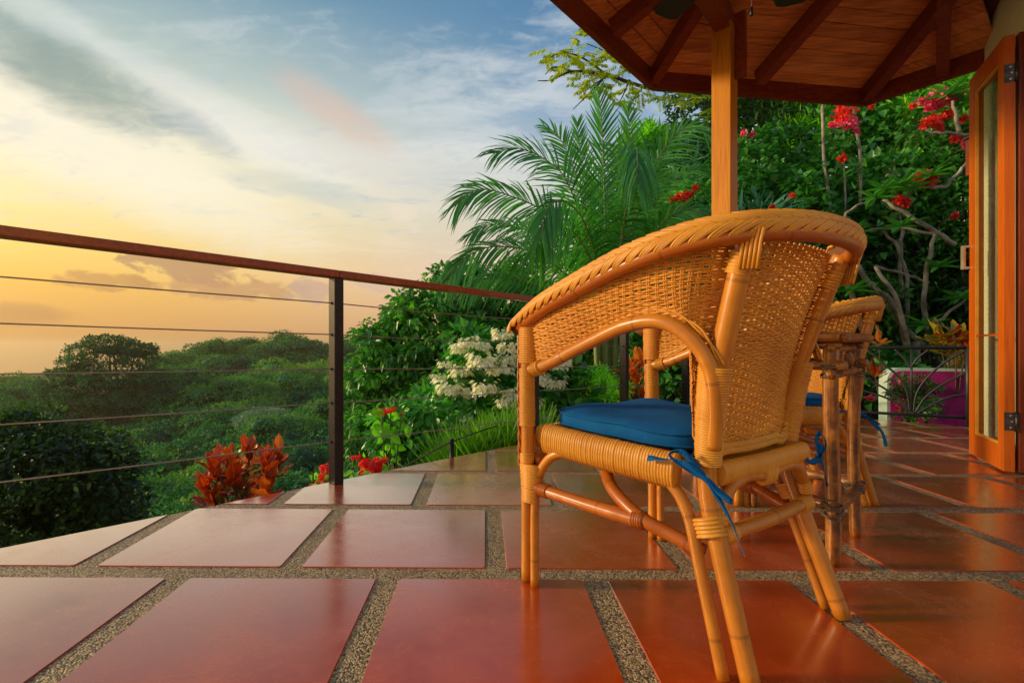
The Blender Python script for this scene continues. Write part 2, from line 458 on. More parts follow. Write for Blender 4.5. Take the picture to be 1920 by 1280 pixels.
# ------------------------------------------------------------------ terrace
TER = [(-6.5, -3.09), (2.36, 5.32), (5.6, 2.40), (5.6, -3.09)]
mb = MB(); mb.prism(TER, -.26, -.0032)
floor = mb.build('terrace_floor', MATS['pebble_joint'], kind='structure')
mb = MB()
for (x0, y0), (x1, y1) in ((TER[0], TER[1]), (TER[1], TER[2])):
    nrm = np.array([-(y1 - y0), x1 - x0]); nrm = nrm / np.hypot(*nrm)
    mb.bar((x0 + nrm[0] * .012, y0 + nrm[1] * .012, -.14), (x1 + nrm[0] * .012, y1 + nrm[1] * .012, -.14), .022, .25)
mb.build('terrace_edge', m_edge, floor)
ROWS = [((1374, 1374), (1081.6, 1088.6)), ((1059.6, 1069.5), (951, 962)), ((942.5, 951), (883, 894.5)), ((877.5, 889), (840, 851.5)),
        ((836.5, 848), (812, 822.5)), ((809.5, 820), (791.5, 802.5)), ((789.5, 800.6), (776.5, 787.6)), ((775, 786), (764.5, 775)), ((763, 773.5), (754, 764))]
ROWS.insert(0, ((2990, 2990), (1395, 1395)))
JA = [-5.0, -4.05, -3.13, -2.22, -1.313, -.414, .466, 1.325, 2.15, 2.97, 3.75, 4.52, 5.3, 6.1]
JB = [-4.55, -3.6, -2.7, -1.81, -.875, .045, .91, 1.762, 2.6, 3.4, 4.15, 4.9, 5.7, 6.5]
def tile_mesh(poly):
    """shallow slab with an eased rim"""
    n = len(poly); c = np.mean(poly, axis=0)
    ins = lambda d: [tuple(np.array(p) + (c - np.array(p)) / np.linalg.norm(c - np.array(p)) * d) for p in poly]
    V = [(x, y, -.0040) for x, y in poly] + [(x, y, -.0012) for x, y in ins(.0005)] + [(x, y, .0) for x, y in ins(.0025)]
    F = [tuple(range(2 * n, 3 * n))]
    for k in range(2):
        F += [(k * n + i, k * n + (i + 1) % n, (k + 1) * n + (i + 1) % n, (k + 1) * n + i) for i in range(n)]
    return mkmesh('tile', V, F, smooth=False)
for k, (bot, top) in enumerate(ROWS):
    js = JA if k % 2 == 1 else JB
    if k == 0: js = JB
    for a, bb in zip(js[:-1], js[1:]):
        hw = .047
        jr = rng.uniform(-.006, .006, 2)
        e0, e1 = a + hw + jr[0], bb - hw + jr[1]
        def cross(line, s):          # joint line through the common vanishing point meets the row line
            m_ = (line[1] - line[0]) / 1700; c0 = line[0] - m_ * 200
            v = (c0 + m_ * (910 - 644 * s)) / (1 - m_ * s)
            return tuple(PF(910 + s * (v - 644), v)[:2])
        q = [cross(bot, e0), cross(bot, e1), cross(top, e1), cross(top, e0)]
        if (k == 0) : q = [(x, max(y, -1.5)) for x, y in q]
        # round the corners a little
        rr_ = []
        for i in range(4):
            p0, p1, p2 = (np.array(q[(i + d) % 4]) for d in (-1, 0, 1))
            u0 = (p0 - p1) / max(np.linalg.norm(p0 - p1), 1e-6); u1 = (p2 - p1) / max(np.linalg.norm(p2 - p1), 1e-6)
            for t_ in (0, .5, 1):
                A, B_ = p1 + u0 * .009, p1 + u1 * .009
                rr_.append(tuple((1 - t_) ** 2 * A + 2 * t_ * (1 - t_) * p1 + t_ ** 2 * B_))
        q = rr_
        for (x0, y0), (x1, y1) in ((TER[0], TER[1]), (TER[1], TER[2]), (TER[2], TER[3])):
            nx, ny = -(y1 - y0), (x1 - x0); L_ = math.hypot(nx, ny); nx /= L_; ny /= L_
            q = clip_poly(q, nx, ny, nx * x0 + ny * y0 - .002)
            if len(q) < 3: break
        if len(q) < 3: continue
        qa = np.array(q); ar = .5 * abs(np.sum(qa[:, 0] * np.roll(qa[:, 1], -1) - qa[:, 1] * np.roll(qa[:, 0], -1)))
        if ar < .004: continue
        link_mesh('tile', tile_mesh(q), MATS['clay_tile'], floor)

# ------------------------------------------------------------------ cable railing along the terrace edge
TILT = lambda x: -.033 * (x + .68)         # the rail drops a little to the right
EY = lambda x: 3.03 + .95 * x              # its line, just inside the edge
rail = empty('cable_railing', (-.68, EY(-.68), 0), label='cable railing with wooden handrail and black posts along the terrace edge', cat='railing')
px = [-2.35, -.672, .352, 1.165, 1.97]
d45 = np.array([1, .95]) / math.hypot(1, .95); n45 = np.array([-d45[1], d45[0]])
ax45 = [(d45[0], d45[1], 0), (n45[0], n45[1], 0), (0, 0, 1)]
CH = [.195, .375, .533, .692, .838]
for i, x in enumerate(px):
    y = EY(x) ; top = .955 + TILT(x); base = 0.0
    mb = MB(); mb.box((x, y, (top + base) / 2), (.046, .060, top - base), ax45)
    po = wc(mb.build('post', BLACKM, rail, bevel=.003))
    for z in CH:
        c_ = np.array([x, y, z + TILT(x)])
        for s in (-1, 1):
            a_ = c_ + np.array([d45[0], d45[1], 0]) * .023 * s; b_ = a_ + np.array([d45[0], d45[1], 0]) * .006 * s
            o = MB().tube([a_, b_], .0065, 8).build('ferrule', DKST, po)
for j, z in enumerate(CH):
    pts = []
    for i in range(len(px) - 1):
        for t_ in np.linspace(0, 1, 8, endpoint=False):
            x = px[i] + (px[i + 1] - px[i]) * t_
            pts.append((x, EY(x), z + TILT(x) - .006 * math.sin(math.pi * t_)))
    x = px[-1]; pts.append((x, EY(x), z + TILT(x)))
    mb = MB(); mb.tube(pts, .0029, 6); wc(mb.build('cable', CABLE, rail, smooth=True))
for x0, x1 in ((-2.5, -.672), (-.672, .352), (.352, 1.165), (1.165, 2.0)):
    a_ = (x0 + .001, EY(x0), .972 + TILT(x0)); b_ = (x1 - .001, EY(x1), .972 + TILT(x1))
    mb = MB(); mb.bar(a_, b_, .072, .034); wc(mb.build('handrail', HANDR, rail, bevel=.004))

# short post and slack low cable of the steps below the edge
q = PF(853, 854)
lp = empty('step_railing', (q[0] - .02, q[1] + .02, -.3), label='short black post with a slack cable sloping down beyond the floor edge', cat='railing')
mb = MB(); mb.tube([(q[0] - .02, q[1] + .03, -.35), (q[0] - .02, q[1] + .03, .092)], .014, 10); wc(mb.build('post', BLACKM, lp, smooth=True))
mb = MB(); c0 = P(955, 790, 3.6); c1 = np.array([q[0] - .02, q[1] + .03, .075]); c2 = P(745, 882, 2.95)
mb.tube(crom([c0, c1, c2], 8), .0045, 6); wc(mb.build('cable', DKST, lp, smooth=True))

# ------------------------------------------------------------------ pavilion (roof with planks, rafters, fascia, post)
ZE = 2.30
V1 = np.array([*P(1222, 166, 960 * (ZE - CAMH) / (644 - 166))[:2]]); V2 = np.array([*P(1620, 198, 960 * (ZE - CAMH) / (644 - 198))[:2]])
E0 = np.array([*P(1040, 0, 960 * (ZE - CAMH) / 644)[:2]]); E3 = np.array([*P(1833, 130, 960 * (ZE - CAMH) / (644 - 130))[:2]])
dB = (V1 - E0) / np.linalg.norm(V1 - E0); dC = (E3 - V2) / np.linalg.norm(E3 - V2); dA = (V2 - V1) / np.linalg.norm(V2 - V1)
V0 = V1 - dB * 3.1; V3 = V2 + dC * .66
nA = np.array([dA[1], -dA[0]]); nB = np.array([dB[1], -dB[0]]); nC = np.array([dC[1], -dC[0]])   # inward
h1 = np.array([.147, -1.]); h2 = np.array([-.142, -1.])
mA = .268; mB_ = mA * (h1 @ nA) / (h1 @ nB); mC = mA * (h2 @ nA) / (h2 @ nC)
def zA(p): return ZE + mA * ((np.asarray(p) - V1) @ nA)
def zB(p): return ZE + mB_ * ((np.asarray(p) - V1) @ nB)
def zC(p): return ZE + mC * ((np.asarray(p) - V2) @ nC)
pav = empty('pavilion_roof', (1.39, 2.9, 0), label='octagonal timber roof with plank ceiling and dark rafters over the terrace', cat='roof')
def planks(orig, d, nin, zf, lim, wd, tmax):
    """boards side by side parallel to the eave, clipped by half planes lim [(n, dd)]"""
    t = 0.0
    while t < tmax:
        a = orig + nin * (t + .0028); b_ = orig + nin * (t + wd - .0028)
        q = [tuple(a - d * 6), tuple(a + d * 6), tuple(b_ + d * 6), tuple(b_ - d * 6)]
        for (nn, dd) in lim:
            q = clip_poly(q, nn[0], nn[1], dd)
            if len(q) < 3: break
        if len(q) >= 3:
            # split long boards at an irregular butt joint
            ts = [np.dot(np.array(p_) - orig, d) for p_ in q]; cuts = []
            if max(ts) - min(ts) > 1.3: cuts = [random.uniform(min(ts) + .4, max(ts) - .4)]
            pieces = [q]
            if cuts:
                cc = orig @ d + cuts[0]
                pieces = [clip_poly(q, d[0], d[1], cc - .001), clip_poly(q, -d[0], -d[1], -cc - .001)]
            for pc in pieces:
                if len(pc) < 3: continue
                n = len(pc); off = .102 + random.uniform(-.0015, .0015)
                V = [(x, y, zf((x, y)) + off) for x, y in pc] + [(x, y, zf((x, y)) + off + .018) for x, y in pc]
                F = [tuple(range(n)), tuple(range(2 * n - 1, n - 1, -1))] + [(i, n + i, n + (i + 1) % n, (i + 1) % n) for i in range(n)]
                wc(link_mesh('plank', mkmesh('plank', V, F, smooth=False), PLANK, pav))
        t += wd
def left_of(p0, d):   # half plane to the left of direction d from p0: returns (n, dd) keeping left side
    n = np.array([d[1], -d[0]]); return (n, n @ p0)
def right_of(p0, d):
    n = np.array([-d[1], d[0]]); return (n, n @ p0)
h1n, h2n = h1 / np.linalg.norm(h1), h2 / np.linalg.norm(h2)
TA = 3.1
planks(V1, dA, nA, zA, [left_of(V1, h1n), right_of(V2, h2n)], .092, TA)
planks(V1, dB, nB, zB, [right_of(V1, h1n), (-dB, -dB @ V0)], .092, 2.45)
planks(V2, dC, nC, zC, [left_of(V2, h2n), (dC, dC @ V3)], .092, 2.6)
# solid roof skin above the boards
def skin(poly, zf):
    V = [(x, y, zf((x, y)) + .135) for x, y in poly] + [(x, y, zf((x, y)) + .17) for x, y in poly]; n = len(poly)
    return V, [tuple(range(n - 1, -1, -1)), tuple(range(n, 2 * n))] + [(i, (i + 1) % n, n + (i + 1) % n, n + i) for i in range(n)]
mb = MB()
top1 = V1 + h1 * TA; top2 = V2 + h2 * TA
mb.add(*skin([tuple(V1 - nA * .03), tuple(V2 - nA * .03), tuple(top2), tuple(top1)], zA))
mb.add(*skin([tuple(V0 - nB * .03), tuple(V1 - nB * .03), tuple(top1), tuple(V0 + nB * 2.45)], zB))
mb.add(*skin([tuple(V2 - nC * .03), tuple(V3 - nC * .03), tuple(V3 + nC * 2.6), tuple(top2)], zC))
wc(mb.build('roof_skin', plain('roof_shingle', (.10, .035, .02), .8), pav))
# fascia boards
for a_, b_ in ((V0, V1), (V1, V2), (V2, V3)):
    mb = MB(); mb.bar((*a_, ZE + .058), (*b_, ZE + .058), .034, .125); wc(mb.build('fascia', ROOFRED, pav))
def rafter(p0, dirv, zf, L0, name='rafter', w=.062, h=.10):
    dirv = dirv / np.linalg.norm(dirv); a_ = p0 + dirv * .02; b_ = p0 + dirv * L0
    mb = MB(); mb.bar((*a_, zf(a_) + h / 2 + .004), (*b_, zf(b_) + h / 2 + .004), w, h)
    wc(mb.build(name, ROOFRED, pav))
def hit(u, v):        # point of an eave seen at a pixel, z = ZE
    return PF(u, v, ZE)[:2]
rafter(V1, h1n, zA, 3.0, 'hip_rafter'); rafter(V2, h2n, zA, 3.0, 'hip_rafter')
rafter(hit(1420, 172), nA, zA, 3.0)
for s in (.42, 1.0): pass
rafter(hit(1143, 82), nB, zB, 2.3)
rafter(V1 - dB * 1.25, nB, zB, 2.3); rafter(V1 - dB * 2.1, nB, zB, 2.3)
rafter(hit(1767, 152), np.array([-.66, -.75]), zC, .95)
# post and ring beam
PP = np.array([1.385, 2.90])
axp = [(.7071, .7071, 0), (-.7071, .7071, 0), (0, 0, 1)]
axp = [(d45[0], d45[1], 0), (n45[0], n45[1], 0), (0, 0, 1)]
ztop = zA(PP) + .02
mb = MB(); mb.box((PP[0], PP[1], ztop / 2), (.104, .104, ztop), axp)
wc(mb.build('post', POSTW, pav, bevel=.003))
a_ = PP - dB * 2.4; zb = ztop + .04
mb = MB(); mb.bar((*a_, zb), (PP[0] + .03, PP[1] + .03, zb), .075, .16); wc(mb.build('ring_beam', ROOFRED, pav))
mb = MB(); a2 = PP + np.array([.045, -.03]); mb.box((a2[0] + .02, a2[1] - .016, ztop - .13), (.03, .06, .36), axp); wc(mb.build('post_cleat', ROOFRED, pav))

# ------------------------------------------------------------------ ceiling fan
fz = 2.34; fc = np.array([1.11, 2.07])
fan = empty('ceiling_fan', (fc[0], fc[1], fz), label='dark ceiling fan with a hanging pull chain under the plank ceiling', cat='ceiling fan')
mb = MB(); mb.tube([(0, 0, -.09), (0, 0, -.075), (0, 0, -.02), (0, 0, .06), (0, 0, .08)], [.03, .07, .10, .10, .05], 20)
mb.build('motor', FANB, fan, smooth=True)
mb = MB(); mb.tube([(0, 0, .06), (0, 0, .42)], .014, 10); mb.build('rod', FANB, fan, smooth=True)
for k, a in enumerate((47, 106, 190, 262, 334)):
    ca, sa = math.cos(R(a)), math.sin(R(a)); L0, L1, w0, w1 = .14, (.66 if k != 1 else .60), .045, .068
    pts = [(L0, -w0), (L0 + .1, -w1), (L1 - .02, -w1), (L1, -w1 * .6), (L1, w1 * .6), (L1 - .02, w1), (L0 + .1, w1), (L0, w0)]
    V = [(x * ca - y * sa, x * sa + y * ca, z + y * .18) for z in (-.004, .004) for x, y in pts]; n = 8
    mb = MB().add(V, [tuple(range(n - 1, -1, -1)), tuple(range(n, 2 * n))] + [(i, (i + 1) % n, n + (i + 1) % n, n + i) for i in range(n)])
    mb.build('blade', FANB, fan)
c_ = P(1409, 0, 2.07)
mb = MB(); mb.tube([(c_[0] - fc[0], 0, -.08), (c_[0] - fc[0], 0, P(1409, 15, 2.07)[2] - fz)], .0016, 5); ch = mb.build('pull_chain', STEEL, fan)
mb = MB(); mb.tube([(c_[0] - fc[0], 0, P(1409, z_, 2.07)[2] - fz) for z_ in (13, 16, 28, 31)], [.003, .006, .0075, .004], 8); mb.build('chain_bell', BLACKM, ch, smooth=True)

# ------------------------------------------------------------------ house corner with the folded door
dl = np.array([-.49, -.872]); dl /= np.linalg.norm(dl); dn = np.array([-dl[1], dl[0]])     # along the leaf (towards us), to its back
A = np.array([2.865, 3.0])
w1 = np.array([3.056, 3.144]); w2 = w1 + dl * .74
house = empty('house', (w2[0], w2[1], 0), label='cream plastered house corner behind the open wooden door', cat='house')
back = np.array([.872, -.49])
mb = MB(); mb.prism([tuple(w1), tuple(w2), tuple(w2 + back * .16), tuple(w1 + back * .16)], 0, 3.4)
wc(mb.build('wall', WALLC, house))
mb = MB(); mb.prism([tuple(w1 + back * .16), tuple(w1 + back * 3), tuple(w1 + back * 3 + dl * .16), tuple(w1 + back * .16 + dl * .16)], 0, 3.4)
wc(mb.build('wall', WALLC, house))
w3 = w2 + dl * .02
mb = MB(); mb.prism([tuple(w2), tuple(w2 + dl * .07), tuple(w2 + dl * .07 + back * .18), tuple(w2 + back * .18)], 0, 2.28)
wc(mb.build('door_jamb', DOORD, house))
mb = MB(); mb.prism([tuple(w2), tuple(w2 + dl * 3.2), tuple(w2 + dl * 3.2 + back * .16), tuple(w2 + back * .16)], 2.29, 3.4)
wc(mb.build('wall_above_door', WALLC, house))
mb = MB(); mb.prism([tuple(w2 + dl * 3.2), tuple(w2 + dl * 4.4), tuple(w2 + dl * 4.4 + back * .16), tuple(w2 + dl * 3.2 + back * .16)], 0, 3.4)
wc(mb.build('wall', WALLC, house))
# door leaf folded back against the wall: own axes (along dl, depth dn = towards the wall)
door = empty('door', (A[0], A[1], 0), label='orange wooden glass door folded open against the house wall', cat='door')
LW, LT, DH = .505, .042, 2.185
dback = np.array([.872, -.49])
axd = [(dl[0], dl[1], 0), (dback[0], dback[1], 0), (0, 0, 1)]
def dpt(s, d, z): p = A + dl * s + dback * d; return (p[0], p[1], z)
def dbox(s0, s1, z0, z1, d0=0., d1=LT):
    return MB().box(dpt((s0 + s1) / 2, (d0 + d1) / 2, (z0 + z1) / 2), (s1 - s0, d1 - d0, z1 - z0), axd)
def dchild(mb, name, mat, parent=door, **k):
    o = mb.build(name, mat, parent, **k); o.matrix_parent_inverse = Matrix.Translation(-Vector(door.location)); return o
for s0, s1 in ((0, .085), (LW - .075, LW)):
    dchild(dbox(s0, s1, .012, DH), 'stile', DOORW, bevel=.002)
dchild(dbox(.0852, LW - .0752, .012, .135), 'bottom_rail', DOORW, bevel=.002)
dchild(dbox(.0852, LW - .0752, DH - .10, DH), 'top_rail', DOORW, bevel=.002)
dchild(dbox(.087, LW - .077, .137, DH - .102, .018, .024), 'glass', GLASS)
YB = plain('varnished_bead', (.75, .33, .04), .3, coat=.4)
for args in ((.0855, LW - .0755, .1355, .148), (.0855, LW - .0755, DH - .113, DH - .1005), (.0855, .096, .148, DH - .113), (LW - .086, LW - .0755, .148, DH - .113)):
    dchild(dbox(*args, .004, .017), 'bead', YB)
dchild(dbox(.09, LW - .08, .690, .700, .006, .016), 'cross_bead', DOORW)
# handle on the free edge
hp = [PF(1816, 600)] if False else None
hb = MB()
e0 = np.array(dpt(-.006, .02, 0)[:2]); out_ = np.array([-.872, .49])
def hz(v): return CAMH - (v - CY) / FPX * 3.0
hx = P(1806, 480, 3.0)[:2]; hy = np.array(dpt(.02, 0, 0)[:2])
hb.box((hx[0], hx[1], (hz(461) + hz(505)) / 2), (.012, .02, abs(hz(461) - hz(505))))
for v in (463, 503): hb.bar((hx[0], hx[1], hz(v)), (hy[0] + .0, hy[1], hz(v)), .014, .014)
dchild(hb, 'handle', STEEL)
# hinges and second leaf
L2 = A + dl * (LW + .012) + dback * .004
for v in (137, 790):
    z = CAMH - (v - CY) / FPX * 2.545
    p = A + dl * (LW + .006) + dback * (LT + .004)
    mb = MB(); mb.tube([(p[0], p[1], z - .05), (p[0], p[1], z + .05)], .0065, 10); hg = dchild(mb, 'hinge', DKST, smooth=True)
    mb = MB()
    q0 = A + dl * (LW + .0012) + dback * .002; q1 = A + dl * (LW + .0012) + dback * (LT + .004)
    mb.bar((*q0, z), (*q1, z), .0024, .09)
    q1b = p + np.array([.006, 0.004]); q2 = q1b + np.array([.885, -.465]) * .07
    mb.bar((*q1b, z), (*q2, z), .0026, .09)
    o = mb.build('hinge_plate', DKST, hg)
    mb = MB()
    for zz in (-.03, 0, .03):
        for q_ in (q0 + (q1 - q0) * (.5 + (.12 if zz == 0 else 0)), q1b + (q2 - q1b) * .35):
            mb.tube([(q_[0] - dback[0] * 0 + dl[0] * .001, q_[1] + dl[1] * .001, z + zz), (q_[0] + dl[0] * .0035, q_[1] + dl[1] * .0035, z + zz)], .0045, 8)
    o = mb.build('screw', STEEL, hg, kind='stuff')
p0 = A + dl * (LW + .004) + dback * (LT + .014)
door2 = empty('door', (p0[0], p0[1], 0), label='dark red wooden door leaf at the right picture edge, hinged to the orange glass door', cat='door')
d2 = np.array([.90, -.436]); d2n = np.array([.436, .90])
for s0, s1, mt in ((0, .09, DOORD), (.42, .51, DOORD)):
    c_ = p0 + d2 * (s0 + s1) / 2 + d2n * .021
    mb = MB(); mb.box((c_[0], c_[1], 1.1), (s1 - s0, .042, 2.175), [(d2[0], d2[1], 0), (d2n[0], d2n[1], 0), (0, 0, 1)]); wc(mb.build('stile', mt, door2, bevel=.002))
for z0, z1 in ((.012, .135), (2.09, 2.187)):
    c_ = p0 + d2 * .255 + d2n * .021
    mb = MB(); mb.box((c_[0], c_[1], (z0 + z1) / 2), (.329, .041, z1 - z0), [(d2[0], d2[1], 0), (d2n[0], d2n[1], 0), (0, 0, 1)]); wc(mb.build('rail', DOORD, door2))
c_ = p0 + d2 * .255 + d2n * .021
mb = MB(); mb.box((c_[0], c_[1], 1.112), (.328, .006, 1.954), [(d2[0], d2[1], 0), (d2n[0], d2n[1], 0), (0, 0, 1)]); wc(mb.build('glass', GLASS, door2))
# small dark box seen past and through the glass
wb = P(1826, 292, 3.35)
box = empty('wall_box', (wb[0] + .09, wb[1], wb[2] - .12), label='dark red wooden box hanging beside the glass door', cat='box')
mb = MB(); mb.box((0, 0, .12), (.20, .10, .24)); mb.build('case', DOORD, box, bevel=.004)
mb = MB(); mb.box((0, -.01, .247), (.23, .13, .012)); mb.build('lid', DOORD, box, bevel=.002)
mb = MB()
st = [((.02 if i % 2 == 0 else .009) * math.sin(i * math.pi / 5), (.02 if i % 2 == 0 else .009) * math.cos(i * math.pi / 5)) for i in range(10)]
V = [(x + .03, -.0515, y + .11) for x, y in st] + [(x + .03, -.0535, y + .11) for x, y in st]
mb.add(V, [tuple(range(10)), tuple(range(19, 9, -1))] + [(i, 10 + i, 10 + (i + 1) % 10, (i + 1) % 10) for i in range(10)]); mb.build('star', plain('pale_wood', (.55, .35, .18)), box)
# curtain behind the glass of the wall opening is left to the plaster wall

# ------------------------------------------------------------------ wrought iron railing with a fan of bars
def rp(u, v):                       # point of the second terrace edge line (a little inside)
    # line through PF(1615,784) and PF(1800,798.5)
    a0, a1 = PF(1615, 787)[:2], PF(1800, 801)[:2]; d = a1 - a0
    k = (u - CX) / FPX
    t = (a0[0] - k * a0[1]) / (k * d[1] - d[0]); p = a0 + d * t
    return np.array([p[0], p[1], CAMH - (v - CY) / FPX * p[1]])
ir = empty('iron_railing', rp(1700, 790), label='low black wrought iron railing with bars fanning out before the magenta wall', cat='railing')
ir.location.z = 0
def ibar(pts, r, name, flat=None):
    mb = MB(); mb.tube(crom([rp(*p) for p in pts], 10) if len(pts) > 2 else [rp(*p) for p in pts], r, 8, flat=flat, up=(0, 0, 1) if False else None); wc(mb.build(name, IRON, ir, smooth=True))
ibar([(1340, 651), (1832, 652)], .014, 'top_bar'); ibar([(1340, 756), (1822, 784)], .012, 'bottom_bar')
for u_ in (1338, 1815): ibar([(u_, 648), (u_, 800)], .016, 'post')
for a_ in ([(1709, 772), (1709, 652)], [(1706, 771), (1702, 740), (1690, 712), (1665, 688), (1625, 655)], [(1704, 771), (1690, 752), (1668, 734), (1610, 700)],
           [(1702, 770), (1675, 752), (1640, 738), (1590, 725)], [(1713, 772), (1718, 740), (1735, 712), (1770, 680), (1812, 656)],
           [(1716, 773), (1735, 745), (1765, 722), (1800, 704), (1815, 699)], [(1720, 774), (1745, 760), (1780, 744), (1815, 738)], [(1709, 690), (1695, 672), (1678, 655)], [(1710, 685), (1722, 670), (1742, 655)]):
    ibar(a_, .0085, 'spoke')
ibar([(1545, 707), (1575, 708), (1640, 709)], .006, 'scroll'); ibar([(1640, 709), (1645, 714), (1643, 722), (1636, 726)], .006, 'scroll')

# ------------------------------------------------------------------ magenta garden wall with a mint coping
gw0 = P(1664, 700, 5.0); gx = (1860 - CX) / FPX * 4.75
gw = empty('garden_wall', (gw0[0], 5.0, -.45), label='magenta plastered garden wall with pale mint rounded edge beyond the iron railing', cat='wall')
zt = P(1700, 690, 5.0)[2] + .45
Lw = 1.5
def wallshape(x0, x1, zt_, r):
    pts = [(x0, 0), (x1, 0), (x1, zt_)]
    for k in range(7):
        a = R(90 + k * 15); pts.append((x0 + r + r * math.cos(a), zt_ - r + r * math.sin(a)))
    return pts
def extr(pts, y0, y1):
    n = len(pts); V = [(x, y0, z) for x, z in pts] + [(x, y1, z) for x, z in pts]
    return MB().add(V, [tuple(range(n)), tuple(range(2 * n - 1, n - 1, -1))] + [(i, n + i, n + (i + 1) % n, (i + 1) % n) for i in range(n)])
extr(wallshape(.025, Lw, zt - .025, .10), 0.0, .16).build('wall_face', MAG, gw)
extr(wallshape(0, Lw, zt, .12), .006, .17).build('coping', MINT, gw)
gw.rotation_euler.z = R(-14)
# pale block at the terrace corner behind the chairs
q = PF(1322, 763)
cb = empty('planter_block', (q[0] + .02, q[1] + .16, -.1), label='pale concrete block at the far terrace corner seen through the chair', cat='block')
mb = MB(); mb.box((0, 0, .19), (.16, .16, .36)); mb.build('block_body', plain('pale_concrete', (.55, .56, .54), .8, 0, .1, 10, .2), cb, bevel=.008)
mb = MB(); mb.box((-.0, -.0, .015), (.2, .2, .05)); mb.build('block_foot', plain('red_foot', (.5, .07, .02), .5), cb, bevel=.004)

# ------------------------------------------------------------------ rattan armchair (own axes: x to its right, y to its front)
def mir(p): return [(-a, b, z) for a, b, z in p]
TH = [(-.272, .028, .692), (-.288, -.07, .730), (-.297, -.20, .769), (-.300, -.35, .811), (-.280, -.475, .837), (-.224, -.560, .849), (-.12, -.610, .856), (0, -.625, .858)]
TWH = [(-.270, .026, .692), (-.286, -.07, .730), (-.294, -.20, .769), (-.294, -.35, .811), (-.268, -.465, .837), (-.205, -.532, .847), (-.11, -.574, .853), (0, -.586, .855)]
BH = [(-.268, .010, .592), (-.272, -.09, .614), (-.270, -.205, .660), (-.266, -.330, .704), (-.248, -.455, .672), (-.192, -.440, .430), (-.10, -.452, .418), (0, -.456, .416)]
NS = 40
TC = crom(TH + mir(TH[:-1])[::-1], NS); TW = crom(TWH + mir(TWH[:-1])[::-1], NS); BC = crom(BH + mir(BH[:-1])[::-1], NS)
def cane_jit(): return random.uniform(.9, 1.1)

def weave_part():
    d = np.r_[0, np.cumsum(np.linalg.norm(np.diff(TW, axis=0), axis=1))]
    sp = .0200; ns = int(round(d[-1] / sp)); idx = np.linspace(0, d[-1], ns * 4 + 1)
    T = np.stack([np.interp(idx, d, TW[:, i]) for i in range(3)], 1); B = np.stack([np.interp(idx, d, BC[:, i]) for i in range(3)], 1)
    tg = np.gradient(T, axis=0); nrm = np.stack([tg[:, 1], -tg[:, 0], 0 * tg[:, 0]], 1); nrm /= np.linalg.norm(nrm, axis=1)[:, None]
    st = MB(); wf = MB()
    bowk = np.clip((-.40 - T[:, 1]) / .12, 0, 1) * .022
    def surf(i, f): 
        q = B[i] + (T[i] - B[i]) * f; q = np.array(q, float); q[..., 1] += bowk[i] * 4 * np.asarray(f * (1 - f)).reshape(q[..., 1].shape); return q
    for k in range(ns + 1):
        i = k * 4
        for off in (-.0022, .0022):
            o = tg[i] / np.linalg.norm(tg[i]) * off
            st.tube(np.array([surf(i, f_) + o for f_ in np.linspace(0, 1, 9)]), .0021, 5, cap=False)
    ph = np.arange(len(T)) / 4 * math.pi
    z = .418; row = 0
    while z < .88:
        m = (B[:, 2] < z) & (z < T[:, 2] - .002)
        f = np.clip((z - B[:, 2]) / np.maximum(T[:, 2] - B[:, 2], 1e-4), 0, 1)
        wob = .0011 * np.sin(np.arange(len(T)) * .37 + row * 1.7) + .0006 * np.sin(np.arange(len(T)) * .11 + row * 2.9)
        pts = B + (T - B) * f[:, None]; pts[:, 1] += bowk * 4 * f * (1 - f)
        amp = .0020 * np.cos(ph + math.pi * row)
        pts = pts + nrm * amp[:, None]; pts[:, 2] = z + wob
        i = 0
        while i < len(T):
            if m[i]:
                j = i
                while j + 1 < len(T) and m[j + 1]: j += 1
                if j - i >= 2: wf.tube(pts[i:j + 1], .00245 * cane_jit(), 5, cap=False)
                i = j + 1
            else: i += 1
        z += .0049; row += 1
    return st.mesh('stakes'), wf.mesh('weave')

def braid(path, Wd, Hd, up, pitch=.033, rods=4, rr=.0033, side=1.0):
    """flat plait: bundles of rods laid diagonally left and right over the pole"""
    mb = MB(); p, t = resample(np.asarray(path, float), .004)
    T = np.gradient(p, axis=0); T /= np.linalg.norm(T, axis=1)[:, None]
    upv = np.asarray(up, float)
    if upv.ndim == 1: upv = np.broadcast_to(upv, T.shape)
    S = np.cross(T, upv); S /= np.linalg.norm(S, axis=1)[:, None]; U = np.cross(S, T)
    L = t[-1]; adv = pitch * 2.1
    k = 0
    s0 = -adv
    while s0 < L:
        for sg in (-1, 1):
            base = s0 + (pitch / 2 if sg > 0 else 0)
            for r_ in range(rods):
                off = (r_ - (rods - 1) / 2) * (pitch * .84 / rods)
                us = np.linspace(0, 1, 9)
                w = -1.12 + 1.42 * us                       # from outside edge over to just past the centre
                h = np.sqrt(np.maximum(1 - (w * .86) ** 2, 0)) - .75 * np.clip((us - .74) / .26, 0, 1) ** 1.3
                h += .26 * np.sin(us * math.pi)
                ss_ = base + off * (.5 + .62 * np.sin(us * math.pi)) + adv * us ** 1.05 + random.uniform(-.0008, .0008)
                if ss_[0] < -.004 or ss_[-1] > L + .012: 
                    ss_ = np.clip(ss_, 0, L)
                    if ss_[-1] - ss_[0] < .01: continue
                P0 = np.stack([np.interp(ss_, t, p[:, i]) for i in range(3)], 1)
                S0 = np.stack([np.interp(ss_, t, S[:, i]) for i in range(3)], 1); U0 = np.stack([np.interp(ss_, t, U[:, i]) for i in range(3)], 1)
                mb.tube(P0 + S0 * (w * sg * Wd)[:, None] + U0 * (h * Hd)[:, None], rr * cane_jit(), 5, cap=True)
        s0 += pitch; k += 1
    return mb.mesh('braid')

